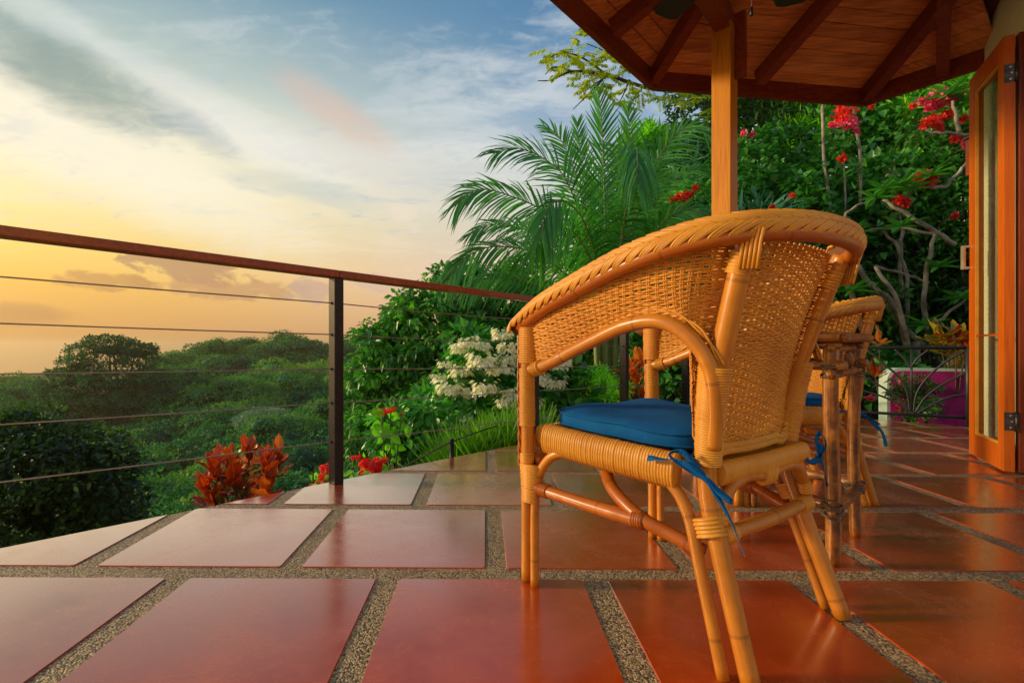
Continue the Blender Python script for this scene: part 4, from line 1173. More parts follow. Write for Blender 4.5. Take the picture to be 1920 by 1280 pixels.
GZ = np.where(GY > 230, GZ - (GY - 230) * .3, GZ); GZ = np.where(np.abs(GX) > 170, GZ - (np.abs(GX) - 170) * .3, GZ)
nx_, ny_ = len(gx_), len(gy_)
i, j = np.meshgrid(np.arange(nx_ - 1), np.arange(ny_ - 1)); a0 = (j * nx_ + i).ravel()
link_mesh('ground', mkmesh('ground', np.stack([GX, GY, GZ], -1).reshape(-1, 3), np.stack([a0, a0 + 1, a0 + nx_ + 1, a0 + nx_], 1)), SOIL, kind='structure')
th = np.linspace(0, 2 * math.pi, 64, endpoint=False); V = [(0, 0, -70)]; F = []
rs = [200, 800, 3000, 10000, 30000]
for r_ in rs: V += [(r_ * math.cos(a), r_ * math.sin(a), -70) for a in th]
for k in range(64): F.append((0, 1 + k, 1 + (k + 1) % 64, 1 + (k + 1) % 64))
F = [(0, 1 + k, 1 + (k + 1) % 64) for k in range(64)]
for r_ in range(len(rs) - 1):
    for k in range(64): F.append((1 + r_ * 64 + k, 1 + r_ * 64 + 64 + k, 1 + r_ * 64 + 64 + (k + 1) % 64, 1 + r_ * 64 + (k + 1) % 64))
link_mesh('sea', mkmesh('sea', V, F), MATS['sea_water'], kind='structure')

# ------------------------------------------------------------------ forest trees in the valley
def make_tree(seed, rad, clumps, nl, leaf, mat, trunk_h, **kw):
    global rng; keep = rng; rng = np.random.default_rng(seed)
    t = empty('forest_tree'); me, cc = crown('crown', nl, rad, clumps, leaf, **kw)
    o = link_mesh('crown', me, mat, t); o.location.z = trunk_h
    root = (0, 0, trunk_h * .55)
    tg = cc[rng.choice(len(cc), 9)] * .85 + np.array([0, 0, trunk_h - .3])
    mb = limbs('trunk', root, tg, .22, .05); mb.tube([(0, 0, 0), (.1, 0, trunk_h * .3), (0, 0, trunk_h * .56)], [.38, .28, .23], 9)
    link_mesh('trunk', mb.mesh('trunk'), BARKD, t); rng = keep; return t
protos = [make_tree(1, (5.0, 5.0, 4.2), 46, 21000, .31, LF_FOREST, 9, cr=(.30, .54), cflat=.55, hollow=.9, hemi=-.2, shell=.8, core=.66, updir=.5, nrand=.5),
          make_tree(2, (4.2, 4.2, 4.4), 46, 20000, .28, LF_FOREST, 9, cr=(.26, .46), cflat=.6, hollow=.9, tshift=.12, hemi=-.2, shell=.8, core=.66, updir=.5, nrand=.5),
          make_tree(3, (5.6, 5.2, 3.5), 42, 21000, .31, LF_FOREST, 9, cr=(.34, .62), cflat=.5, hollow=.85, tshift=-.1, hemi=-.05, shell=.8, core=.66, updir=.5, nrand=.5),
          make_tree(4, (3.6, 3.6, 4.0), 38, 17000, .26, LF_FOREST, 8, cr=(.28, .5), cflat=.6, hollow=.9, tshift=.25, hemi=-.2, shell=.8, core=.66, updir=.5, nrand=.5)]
used = set()
# (pixel x of the crown's middle, pixel y of the crown's top, distance, width in pixels, kind)
FT = [(8, 706, 72, 120, 0), (62, 714, 66, 110, 1), (20, 728, 52, 150, 2), (330, 662, 76, 80, 1), (385, 655, 82, 100, 3), (432, 670, 72, 120, 0), (458, 654, 95, 80, 3), (500, 648, 88, 100, 1), (560, 643, 90, 150, 2),
      (625, 650, 94, 120, 0), (670, 638, 104, 120, 1), (720, 652, 92, 130, 2), (610, 684, 72, 150, 1), (540, 690, 64, 150, 3), (480, 702, 58, 150, 0), (420, 712, 52, 150, 2), (365, 730, 46, 160, 1),
      (650, 722, 56, 150, 3), (575, 738, 48, 170, 2), (700, 732, 50, 170, 0), (395, 728, 50, 120, 3), (505, 748, 44, 150, 1),
      (50, 785, 42, 240, 2), (180, 815, 36, 240, 0), (300, 800, 38, 220, 2), (0, 765, 46, 180, 3), (130, 790, 44, 200, 1), (250, 850, 31, 240, 0), 
      (435, 800, 35, 200, 2), (600, 800, 34, 220, 0), (690, 808, 33, 220, 3), (445, 850, 27, 210, 1), (560, 848, 27, 230, 3), (665, 862, 26, 220, 1), (745, 856, 28, 210, 2),
      (250, 915, 19, 280, 3), (370, 925, 18, 260, 0), (480, 905, 20, 240, 2), (580, 900, 20, 240, 1), (300, 970, 15, 280, 1), (420, 975, 15, 260, 2), (180, 940, 17, 280, 0), (60, 910, 22, 280, 1),
      (790, 700, 60, 160, 0), (800, 790, 40, 200, 1), (100, 855, 27, 260, 3), (545, 955, 15, 220, 3), (660, 940, 16, 220, 0), (-60, 790, 40, 260, 1), (-120, 860, 30, 280, 0), (-60, 730, 55, 200, 2),
      (398, 640, 84, 62, 3), (462, 636, 90, 70, 1), (545, 630, 92, 90, 3), (330, 690, 50, 110, 1), (448, 712, 47, 116, 1), (560, 708, 52, 120, 3), (612, 752, 41, 130, 1), (415, 765, 39, 130, 0), (520, 782, 34, 150, 1), (668, 690, 58, 120, 1)]
desc = ['dense rounded dark green tree', 'mid green bushy tree', 'broad flat-crowned green tree', 'yellowish green tree']
PR = [(5.0, 4.2, 9), (4.2, 4.4, 9), (5.6, 3.5, 9), (3.6, 4.0, 8)]
ORD = ['first', 'second', 'third', 'fourth', 'fifth', 'sixth', 'seventh', 'eighth', 'ninth', 'tenth', 'eleventh', 'twelfth', 'thirteenth', 'fourteenth', 'fifteenth', 'sixteenth', 'seventeenth', 'eighteenth', 'nineteenth', 'twentieth']
def frow(D): return 'on the forest skyline' if D >= 60 else 'halfway across the valley' if D >= 40 else 'on the near valley slope' if D >= 25 else 'close below the terrace'
def order(items, rowf, i):
    row = sorted([q for q in items if rowf(q) == rowf(items[i])], key=lambda q: q[0]); return ORD[row.index(items[i])]
for n_, (u, v, D, wpx, k) in enumerate(FT):
    o = protos[k] if k not in used else copy_tree(protos[k]); used.add(k)
    rx, rz_, th_ = PR[k]
    s = wpx / FPX * D / 2 / rx
    ztop = CAMH - (v - CY) / FPX * D
    o.scale = (s, s, s * 1.0)
    o.location = ((u - CX) / FPX * D, D, ztop - (th_ + rz_ * 1.12) * s); o.rotation_euler.z = rng.uniform(0, 6.28)
    tag(o, f'{desc[k]} {frow(D)}, {order(FT, lambda q: frow(q[2]), n_)} from the left there', 'tree', 'trees of the valley forest')
# grey green tree right of the middle
gt = make_tree(9, (3.4, 3.4, 1.9), 36, 7000, .24, LF_GREY, 8, cr=(.38, .6), cflat=.5)
gt.name = 'grey_green_tree'; s = .62; D = 36; gt.scale = (s,) * 3
gt.location = ((500 - CX) / FPX * D, D, CAMH - (762 - CY) / FPX * D - 10.2 * s)
tag(gt, 'pale grey-green tree crown in the valley, left of the near railing post', 'tree')
# the great umbrella shaped tree
rng_keep = rng; rng = np.random.default_rng(21)
D = 45.0; bt = empty('umbrella_tree', ((205 - CX) / FPX * D, D, -14), label='great dark umbrella-shaped tree rising above the forest at the left', cat='tree')
K = D / FPX
def layer(u0, v0, w, h, nl, n):
    """flattened spray of leaves: centre pixel, width and height in pixels"""
    C0 = np.array([(u0 - 205) * K, 0, (CY - v0) * K + CAMH + 14])
    d = runit(nl); rad = np.array([w / 2 * K, w / 2.2 * K, h / 2 * K])
    lump = 1 + .30 * np.sin(d[:, 0] * 9 + n) * np.cos(d[:, 1] * 8 + n * 2)
    u = d.copy(); u[:, 2] = np.abs(u[:, 2]) * np.where(rng.random(nl) < .82, 1, -.55)
    p = C0 + u * rad * (rng.uniform(.55, 1, nl) ** .4 * lump)[:, None]
    Ls = rng.uniform(.14, .30, nl)
    return leafcloud(p, u + runit(nl) * .9, u * .5 + np.array([0, 0, 1.]) + runit(nl) * .6, Ls, Ls * .5, rng.normal(.45, .13, nl) + .12 * math.sin(n * 1.7), 'quad')
LY = [(205, 652, 90, 34), (160, 660, 70, 28), (250, 658, 80, 32), (200, 640, 80, 22), (185, 676, 110, 30), (262, 680, 80, 34), (145, 682, 60, 22), (225, 692, 100, 30), (275, 662, 40, 30),
      (150, 708, 110, 34), (120, 700, 60, 20), (98, 722, 50, 18), (215, 716, 130, 36), (285, 712, 80, 40), (130, 735, 110, 34), (310, 738, 80, 40), (180, 748, 140, 44), (255, 752, 140, 50),
      (105, 757, 90, 36), (85, 735, 40, 14), (330, 760, 70, 40), (150, 785, 150, 56), (245, 795, 160, 60), (320, 790, 90, 50), (195, 765, 100, 40), (205, 830, 190, 60), (130, 820, 120, 50), (310, 825, 110, 60), (115, 775, 110, 40), (90, 800, 90, 44), (350, 790, 70, 40), (355, 830, 80, 50), (240, 860, 150, 60), (170, 868, 130, 50), (300, 870, 110, 50), (345, 745, 50, 24), (60, 770, 60, 26)]
cl = [layer(u_, v_, w_, h_, int(w_ * h_ * .36) + 170, i_) for i_, (u_, v_, w_, h_) in enumerate(LY)]
for (u_, v_, w_, h_) in LY:          # dark solid added inside the sprays, blocks light and stands for inner shade
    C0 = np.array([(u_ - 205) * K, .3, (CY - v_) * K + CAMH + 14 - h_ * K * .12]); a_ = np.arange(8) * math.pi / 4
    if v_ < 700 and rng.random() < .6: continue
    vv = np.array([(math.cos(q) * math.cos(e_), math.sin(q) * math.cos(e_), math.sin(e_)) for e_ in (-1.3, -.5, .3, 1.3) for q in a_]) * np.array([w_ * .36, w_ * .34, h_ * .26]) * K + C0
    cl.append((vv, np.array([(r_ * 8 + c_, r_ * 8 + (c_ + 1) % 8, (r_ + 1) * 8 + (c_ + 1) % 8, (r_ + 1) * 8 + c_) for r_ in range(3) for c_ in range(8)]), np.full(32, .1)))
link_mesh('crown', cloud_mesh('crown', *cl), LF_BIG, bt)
tg = [((u_ - 205) * K * .9, rng.uniform(-1, 1), (CY - v_) * K + CAMH + 14 - .4) for (u_, v_, w_, h_) in LY[:22]]
mb = limbs('trunk', (0, 0, 5.5), tg, .28, .05, .5); mb.tube([(0, 0, 0), (.2, 0, 3), (0, 0, 5.6)], [.6, .45, .34], 10)
link_mesh('trunk', mb.mesh('trunk'), BARKD, bt)
rng = rng_keep

# ------------------------------------------------------------------ near trees and shrubs
def shrub(name, u, vtop, vbot, D, wpx, mat, nl, leaf, clumps=30, label='', shape='oval', asp=.55, group=None, cat='shrub', stems=6, seed=0, depth=.8, **kw):
    global rng; keep = rng; rng = np.random.default_rng(seed + 100)
    K = D / FPX; h = (vbot - vtop) * K; rx = wpx * K / 2
    x = (u - CX) * K; zb = CAMH - (vbot - CY) * K; zt = CAMH - (vtop - CY) * K
    gzz = min(float(gz(x, D)), zb)
    t = empty(name, (x, D, gzz), label=label, cat=cat, group=group)
    me, cc = crown('foliage', nl, (rx, rx * depth, h / 2), clumps, leaf, shape=shape, asp=asp, **kw)
    o = link_mesh('foliage', me, mat, t); o.location.z = (zb + zt) / 2 - gzz
    tg = cc[rng.choice(len(cc), stems)] * .8 + np.array([0, 0, (zb + zt) / 2 - gzz])
    mb = limbs('stem', (0, 0, 0), tg, .02 + rx * .02, .005, .5); link_mesh('stem', mb.mesh('stem'), BARKD, t); rng = keep; return t
# dark bush at the lower left
shrub('dark_bush', 40, 800, 1090, 4.6, 330, LF_BUSH, 16000, .060, 90, 'dark glossy bush at the lower left below the terrace edge', cr=(.26, .42), hemi=-.6, seed=1, cflat=.8, tshift=.04)
shrub('dark_bush', 150, 880, 1090, 5.2, 170, LF_BUSH, 7000, .062, 50, 'smaller dark bush right of the lower left bush, beyond the floor edge', cr=(.3, .45), hemi=-.6, seed=2, cflat=.8)
# big leafy tree in the middle, in several lobes
t = empty('leafy_tree', (*P(790, 900, 8.4)[:2], float(gz(-1, 8.4))), label='big bushy green tree behind the railing, left of the palm', cat='tree')
rng_keep = rng; rng = np.random.default_rng(5)
lob = [(905, 560, 170, 150, 8.8), (800, 600, 150, 110, 8.2), (760, 575, 70, 60, 8.3), (740, 660, 140, 120, 8.0), (850, 540, 110, 90, 9.0), (960, 590, 150, 160, 9.0), (830, 690, 200, 150, 8.0),
       (730, 740, 150, 110, 7.8), (800, 790, 240, 140, 7.6), (700, 620, 60, 50, 8.2), (900, 650, 200, 160, 8.4), (960, 520, 90, 70, 9.2), (700, 810, 120, 100, 7.6), (1020, 600, 120, 150, 9.2), (880, 840, 240, 120, 7.5), (680, 690, 60, 70, 8.0)]
cls = []; base_ = np.array(t.location); ctr = []
for (u, v, w, h, D) in lob:
    K = D / FPX; c0 = P(u, v, D) - base_; rad = np.array([w * K / 2, w * K / 2, h * K / 2]); ctr.append(c0)
    k = int(14 + w * h / 900); cd = runit(k); cc = c0 + cd * rad * rng.uniform(.6, 1, k)[:, None]
    nl = int(w * h * .075) + 160; ci = rng.integers(0, k, nl); u_ = runit(nl)
    p = cc[ci] + u_ * np.array([.20, .20, .12]) * rng.uniform(.5, 1, nl)[:, None]
    Ls = rng.uniform(.08, .16, nl); A_ = u_ + runit(nl) * .5; A_[:, 2] -= .55
    cls.append(leafcloud(p, A_, u_ * .7 + np.array([0, -.2, .8]) + runit(nl) * .5, Ls, Ls * .48, rng.normal(.42, .12, k)[ci] + rng.normal(0, .12, nl), 'oval', droop=.15))
link_mesh('crown', cloud_mesh('crown', *cls), LF_MID, t)
mb = limbs('trunk', (0, 0, .6), ctr, .07, .02, .5); mb.tube([(0, 0, -.2), (0, 0, .7)], [.16, .10], 9); link_mesh('trunk', mb.mesh('trunk'), BARKD, t)
rng = rng_keep

# white flowering shrub
def rosette(n, L_, drop, spread, rs_):
    """drooping bracts around a head"""
    a = rs_.uniform(0, 2 * math.pi, n); e = rs_.uniform(-.2, 1.0, n)
    A_ = np.stack([np.cos(a), np.sin(a), -drop * (1 - e * .6)], 1)
    C_ = np.stack([np.cos(a), np.sin(a), e], 1) * spread * rs_.uniform(.3, 1, n)[:, None]
    Ls = L_ * rs_.uniform(.7, 1.2, n)
    Nn = np.stack([np.cos(a) * .5, np.sin(a) * .5, np.ones(n)], 1)
    return C_, A_, Nn, Ls
ws = shrub('flowering_shrub', 930, 630, 900, 4.9, 300, LF_VINE, 5200, .115, 60, 'shrub with drooping clusters of creamy white flowers behind the railing', cr=(.22, .36), hemi=-.8, seed=4, asp=.55, cflat=.8)
WF = [(905, 690, 62), (940, 640, 46), (868, 705, 50), (850, 735, 60), (880, 740, 56), (910, 735, 54), (935, 700, 60), (960, 745, 52), (985, 690, 60), (830, 715, 36), (950, 665, 46), (880, 655, 46), (865, 665, 40), (985, 650, 44),
      (955, 600 + 85, 50), (1000, 720, 50), (945, 758, 46), (1040, 693, 46), (1033, 725, 46), (992, 760, 44), (878, 785, 26), (935, 800, 18), (840, 690, 30), (905, 660, 42), (1010, 665, 40), (975, 625, 40)]
for i, (u, v, w) in enumerate(WF):
    w = w * .80; u = 915 + (u - 915) * 1.08; v = 705 + (v - 705) * 1.08; rs_ = np.random.default_rng(i + 50); D = 4.12 + (i % 5) * .06; K = D / FPX; n = int(60 + w * 1.6)
    C_, A_, Nn, Ls = rosette(n, w * K * .25, .7, w * K * .52, rs_)
    me = cloud_mesh('flower_cluster', leafcloud(C_, A_, Nn, Ls, Ls * .62, rs_.normal(.55, .2, n), 'oval', fold=.12, droop=.25))
    o = link_mesh('flower_cluster', me, CREAM, ws); o.location = Vector(P(u, v - w * .15, D)) - ws.location

# red flowering plants at the floor edge
def red_plant(u, vtop, vbot, D, wpx, heads, label, seed, leafn=60, leafL=.07, mat=LF_FERN):
    rs_ = np.random.default_rng(seed); K = D / FPX; x = (u - CX) * K; zb = CAMH - (vbot - CY) * K
    g0 = min(float(gz(x, D)), zb - .1)
    t = empty('red_flowering_plant', (x, D, g0), label=label, cat='plant')
    mb = MB(); lc = []
    n = leafn; uu = rs_.normal(0, .33, n) * wpx * K; zz = rs_.uniform(0, 1, n) ** .8 * (vbot - vtop) * K + zb - g0 - .05
    C_ = np.stack([uu, rs_.normal(0, .08, n), zz], 1); A_ = runit(n); A_[:, 2] = -abs(A_[:, 2]) * .8
    Ls = leafL * rs_.uniform(.6, 1.3, n)
    link_mesh('foliage', cloud_mesh('foliage', leafcloud(C_, A_, runit(n) + np.array([0, -.8, .6]), Ls, Ls * .6, rs_.normal(.4, .15, n), 'oval', fold=.15, droop=.2)), mat, t)
    for (hu, hv, hw) in heads:
        n = int(14 + hw * .9); C_, A_, Nn, Ls = rosette(n, hw * K * .42, .8, hw * K * .34, rs_)
        o = link_mesh('flower_cluster', cloud_mesh('flower_cluster', leafcloud(C_, A_, Nn, Ls, Ls * .55, rs_.normal(.5, .25, n), 'oval', fold=.15, droop=.2)), REDF, t)
        o.location = Vector(P(hu, hv, D)) - t.location
        e_ = np.array(o.location); mb.tube(crom([(0, .02, 0), e_ * .55 + np.array([0, 0, .03]), e_], 6), [.006, .005, .005, .004] if False else .0045, 5)
    link_mesh('stem', mb.mesh('stem'), STEM, t); return t
red_plant(728, 752, 880, 3.35, 70, [(716, 771, 22), (733, 768, 22), (753, 776, 10)], 'slim plant with red flowers and light leaves right of the near railing post', 3, 46, .085)
red_plant(693, 855, 895, 2.85, 60, [(694, 868, 40), (700, 880, 34), (712, 862, 26), (668, 856, 20), (688, 885, 28)], 'low bunch of scarlet flowers just right of the near railing post foot', 4, 26, .06)
red_plant(612, 860, 905, 2.75, 40, [(614, 875, 28), (612, 893, 28), (600, 900, 18), (585, 908, 12)], 'small scarlet flowers just left of the near railing post foot', 5, 14, .05)

# crotons with broad veined leaves: every leaf an object
def crotonmat(name, c1, c2, vein, edge):
    m, t, b = mat_base(name)
    uv = t.nodes.new('ShaderNodeSeparateXYZ'); t.links.new(uvco(t), uv.inputs[0]); u_, v_ = N(t, uv.outputs[0]), N(t, uv.outputs[1])
    ax = u_.fn('ABSOLUTE')
    ve = ((v_ * 9 - ax * 3.2).fn('FRACT') - .5).fn('ABSOLUTE')
    vm = ve.ss(.13, .05).fn('MAXIMUM', ax.ss(.10, .04))
    r_ = rnd(t); n = noise(t, objco(t), 25, 4, .6)
    c = mixc(t, (r_ * .8 + n * .4 - .1).sat(), c1, c2)
    c = mixc(t, (ax.ss(.55, .95) * .6), c, edge)
    c = mixc(t, vm * (.35 + .5 * r_.ss(.2, .9)), c, vein)
    link(t, c, b.inputs['Base Color']); setp(b, Roughness=.33)
    tr = t.nodes.new('ShaderNodeBsdfTranslucent'); link(t, mixc(t, 1, c, (1.4, 1.1, .7, 1), 'MULTIPLY'), tr.inputs[0])
    mx = t.nodes.new('ShaderNodeMixShader'); mx.inputs[0].default_value = .3
    t.links.new(b.outputs[0], mx.inputs[1]); t.links.new(tr.outputs[0], mx.inputs[2]); t.links.new(mx.outputs[0], t.nodes['Material Output'].inputs[0])
    return m
CR_RED = crotonmat('croton_red', (.07, .006, .006, 1), (.50, .035, .006, 1), (.80, .20, .02, 1), (.75, .10, .02, 1))
CR_GRN = crotonmat('croton_green', (.02, .07, .01, 1), (.12, .10, .012, 1), (.80, .55, .04, 1), (.35, .06, .02, 1))
CR_ORG = crotonmat('croton_orange', (.55, .07, .01, 1), (.80, .22, .02, 1), (.90, .55, .06, 1), (.70, .20, .02, 1))
CR_YEL = crotonmat('croton_yellow', (.04, .12, .012, 1), (.35, .32, .02, 1), (.85, .65, .05, 1), (.75, .20, .03, 1))
def croton_leaf(curl, asp, wav):
    n = 9; V, UV, F = [], [], []
    for i in range(n):
        s = i / (n - 1); w = asp * .5 * math.sin(math.pi * min(1, s ** .85)) ** .75 * (1 if s < .97 else .2) + .004
        for j in range(5):
            t_ = (j - 2) / 2
            V.append((t_ * w, s * math.cos(curl * s * .5), math.sin(curl * s) * .35 + abs(t_) * w * .35 + wav * math.sin(s * 14 + t_) * abs(t_) * .04)); UV.append((t_, s))
    for i in range(n - 1):
        for j in range(4): F.append((i * 5 + j, i * 5 + j + 1, (i + 1) * 5 + j + 1, (i + 1) * 5 + j))
    return mkmesh('leaf', V, F, UV)
CL = [croton_leaf(c, a, w) for c, a, w in ((-.5, .42, 1), (-.9, .36, -1), (.35, .46, 1), (-.3, .34, 1))]
def croton(u, v, D, heads, label, mats, seed, Lr=(.10, .16), per=13):
    """heads: (pixel x, pixel y, upward spread)"""
    rs_ = random.Random(seed); K = D / FPX; base_ = P(u, v, D); g0 = min(float(gz(base_[0], D)), base_[2])
    t = empty('croton', (base_[0], D, g0), label=label, cat='plant'); mb = MB()
    variants = {}
    for (hu, hv, m_) in heads:
        h = P(hu, hv, D + rs_.uniform(-.12, .12)) - np.array(t.location)
        mb.tube(crom([(0, 0, 0), (h[0] * .4, h[1] * .4, h[2] * .6), tuple(h)], 6), .006, 5)
        for k in range(per):
            a = k * 2.4 + rs_.uniform(-.3, .3); tilt = .25 + .95 * (k / per) + rs_.uniform(-.12, .12)   # from upright to hanging out
            L_ = rs_.uniform(*Lr) * (1 if k > 2 else .8)
            mt = mats[m_] if not isinstance(m_, tuple) else mats[rs_.choice(m_)]
            ci = rs_.randrange(4)
            key = (mt.name, ci)
            if key not in variants:
                me = CL[ci].copy(); me.materials.clear(); me.materials.append(mt); variants[key] = me
            o = bpy.data.objects.new('leaf', variants[key]); COL.objects.link(o); o.parent = t
            z_off = -.010 * k
            rot = Matrix.Rotation(a, 4, 'Z') @ Matrix.Rotation(math.pi / 2 - tilt * 1.15, 4, 'X') @ Matrix.Rotation(rs_.uniform(-.4, .4), 4, 'Y')
            o.matrix_local = Matrix.Translation((h[0], h[1], h[2] + z_off)) @ rot @ Matrix.Scale(L_, 4)
    link_mesh('stem', mb.mesh('stem'), BARKD, t); return t
CM = [CR_RED, CR_GRN, CR_ORG, CR_YEL]
croton(455, 960, 2.55, [(405, 866, 0), (432, 860, (0, 2)), (468, 850, (0, 2)), (500, 860, 0), (522, 850, (0, 2)), (388, 905, 0), (415, 930, (1, 0)), (455, 915, (0, 1)), (500, 905, (0, 2)), (440, 890, 0), (475, 925, (0, 1)), (398, 935, (0,))],
       'red and orange croton bush with broad veined leaves at the terrace edge', CM, 3, (.085, .145), 13)
croton(1190, 775, 5.35, [(1178, 690, 2), (1192, 715, 2), (1205, 745, (2, 0)), (1180, 740, 2), (1200, 680, (2, 0))], 'orange croton behind the far railing posts, seen under the chair arm', CM, 8, (.16, .26), 9)
croton(1790, 700, 4.9, [(1775, 650, 3), (1795, 630, (3, 0)), (1760, 632, 3), (1812, 650, (0, 3)), (1800, 690, 3)], 'yellow-green croton with red tips above the magenta wall', CM, 12, (.17, .27), 10)
croton(1655, 660, 5.2, [(1648, 640, 2), (1640, 700, (2, 0))], 'small orange croton tip beside the rustic table', CM, 14, (.14, .22), 5)

# grass beyond the floor edge
rs_ = np.random.default_rng(77)
n = 9000; u = rs_.uniform(840, 1015, n); D = rs_.uniform(3.4, 4.9, n); xx = (u - CX) / FPX * D
ok = D > (3.20 + .95 * xx); xx, D = xx[ok], D[ok]; n = len(xx)
Ls = rs_.uniform(.16, .38, n); C_ = np.stack([xx, D, gz(xx, D) + .22], 1)
link_mesh('grass', cloud_mesh('grass', leafcloud(C_, np.stack([rs_.normal(0, .35, n), rs_.normal(0, .35, n), np.ones(n)], 1), runit(n), Ls * 1.3, Ls * .035 + .004, rs_.normal(.5, .2, n), 'strip', droop=.35)), GRASS, kind='stuff')
shrub('green_bush', 1120, 690, 780, 5.0, 110, LF_FERN, 3200, .055, 30, 'bright lime green fern bush seen under the chair arm', shape='strip', asp=.28, cr=(.3, .5), hemi=-.7, seed=15, tshift=.15, updir=.6)
shrub('green_bush', 800, 765, 885, 4.2, 190, LF_VINE, 2200, .10, 26, 'leafy green bush right of the slim red-flowered plant', asp=.42, cr=(.3, .5), hemi=-.7, seed=16)

# ------------------------------------------------------------------ palm
def frond_mesh(pts, Lmax, npairs, droop, seed, wl=.024, side=(.2, -1, .3)):
    """rachis through pts (own axes); long leaflets both sides"""
    rs_ = np.random.default_rng(seed); p, tt = resample(crom(pts, 14), .03)
    T = np.gradient(p, axis=0); T /= np.linalg.norm(T, axis=1)[:, None]
    up = np.array([rs_.uniform(-.25, .25), -1.0, rs_.uniform(.25, .75)]); S = np.cross(T, up); S /= np.maximum(np.linalg.norm(S, axis=1), .25)[:, None]
    S0 = np.array(side, float); 
    Cs, As, Ns, Ls = [], [], [], []
    for sgn in (-1, 1):
        s = np.linspace(.20, .995, npairs) + rs_.normal(0, .004, npairs); d = np.clip(s, 0, 1) * tt[-1]
        c = np.stack([np.interp(d, tt, p[:, i]) for i in range(3)], 1); t_ = np.stack([np.interp(d, tt, T[:, i]) for i in range(3)], 1); sv = np.stack([np.interp(d, tt, S[:, i]) for i in range(3)], 1)
        prof = np.clip(np.sin(math.pi * np.clip((s - .08) / .98, 0, 1)) ** .55, .28, 1) * Lmax * rs_.uniform(.88, 1.08, npairs)
        upn = np.cross(sv, t_)
        A_ = sv * sgn * (1.0 - .35 * s[:, None]) + t_ * (.55 + .9 * s[:, None] ** 2) + upn * rs_.normal(.22, .14, npairs)[:, None]
        A_[:, 2] -= droop * .35
        Cs.append(c); As.append(A_); Ns.append(upn + rs_.normal(0, .25, (npairs, 3))); Ls.append(prof)
    C_, A_, Nn, L_ = map(np.concatenate, (Cs, As, Ns, Ls)); n = len(C_)
    A_ /= np.linalg.norm(A_, axis=1)[:, None]
    # leaflet: three spans bending down
    S_ = np.cross(A_, Nn); S_ /= np.linalg.norm(S_, axis=1)[:, None]
    V = []; k = 5; dz = np.array([0, 0, -1.])
    for i in range(k):
        f = i / (k - 1); w = wl * (.55, 1, .95, .6, .06)[i] / 2
        c = C_ + A_ * (L_ * f)[:, None] + dz * (L_ * droop * f ** 2.2 * rs_.uniform(.8, 1.2, n))[:, None]
        V += [c - S_ * w, c + S_ * w]
    V = np.stack(V, 1).reshape(-1, 3); b = np.arange(n)[:, None] * 2 * k
    F = np.vstack([b + np.array([2 * i, 2 * i + 1, 2 * i + 3, 2 * i + 2]) for i in range(k - 1)])
    tint = np.repeat(rs_.normal(.38, .13, n), 2 * k)
    mb = MB(); rr_ = np.linspace(.017, .004, len(p)); mb.tube(p, rr_, 6, cap=False)
    return mkmesh('frond', V, F, tint=tint, smooth=False), mb.mesh('rachis')
def hrow(v): return 'topmost' if v < 200 else 'upper' if v < 345 else 'middle' if v < 480 else 'lower' if v < 630 else 'lowest'
RACH = plain('palm_rachis', (.16, .20, .05), .5)
D0 = 6.3
pal = empty('palm', (*P(1135, 600, D0)[:2], float(gz(P(1135, 600, D0)[0], D0)) - .1), label='tall clumping palm with arching feathery fronds behind the chair and railing', cat='palm')
FR = [ # (pixel, pixel, metres nearer(-)/farther(+)) along the rachis, leaflet length, droop
 ([(1130, 610, 0), (1112, 480, 0), (1066, 347, -.1), (1028, 303, -.2), (971, 278, -.3), (925, 288, -.4)], .62, .35),
 ([(1135, 610, 0), (1119, 494, -.3), (1094, 414, -.6), (1056, 376, -.9), (1026, 392, -1.1), (1015, 440, -1.2)], .55, .75),
 ([(1125, 610, 0), (1100, 500, -.1), (1030, 405, -.2), (953, 366, -.3), (895, 356, -.4), (855, 385, -.4)], .58, .45),
 ([(1140, 620, 0), (1138, 500, .1), (1134, 400, .1), (1131, 290, .1), (1128, 225, .1), (1122, 172, .1)], .50, .12),
 ([(1145, 610, 0), (1170, 470, .3), (1215, 335, .4), (1258, 262, .3), (1300, 235, .2), (1336, 262, .1)], .58, .45),
 ([(1142, 610, 0), (1165, 450, -.2), (1183, 330, -.5), (1192, 278, -.9), (1195, 300, -1.2), (1193, 345, -1.35)], .50, .85),
 ([(1125, 610, 0), (1085, 540, -.2), (1010, 478, -.4), (930, 462, -.5), (875, 482, -.6), (842, 520, -.6)], .52, .55),
 ([(1125, 610, .2), (1075, 520, .3), (1000, 440, .5), (930, 420, .6), (880, 440, .6)], .48, .5),
 ([(1145, 610, .2), (1165, 470, .4), (1176, 340, .5), (1180, 240, .5), (1176, 200, .5)], .46, .18),
 ([(1150, 610, .1), (1190, 500, 0), (1240, 420, -.2), (1295, 392, -.3), (1340, 420, -.4)], .50, .6),
 ([(1150, 610, .3), (1195, 460, .5), (1245, 360, .7), (1300, 318, .8), (1350, 330, .8)], .48, .45),
 ([(1128, 610, .1), (1108, 450, .3), (1083, 340, .4), (1050, 260, .5), (1020, 235, .5)], .50, .3),
 ([(1145, 610, 0), (1180, 530, -.3), (1225, 490, -.5), (1270, 500, -.6), (1300, 545, -.7)], .45, .7),
 ([(1135, 610, -.1), (1120, 520, -.4), (1080, 440, -.7), (1035, 430, -.9), (1000, 470, -1.0)], .48, .75),
 ([(1140, 610, .1), (1155, 480, .1), (1195, 400, .1), (1225, 330, 0), (1215, 300, -.1)], .45, .3),
 ([(1120, 620, .3), (1060, 560, .4), (990, 530, .5), (920, 520, .5), (870, 545, .5)], .42, .55),
 ([(1138, 610, .3), (1128, 470, .5), (1105, 360, .6), (1090, 290, .6), (1082, 230, .6)], .42, .15)]
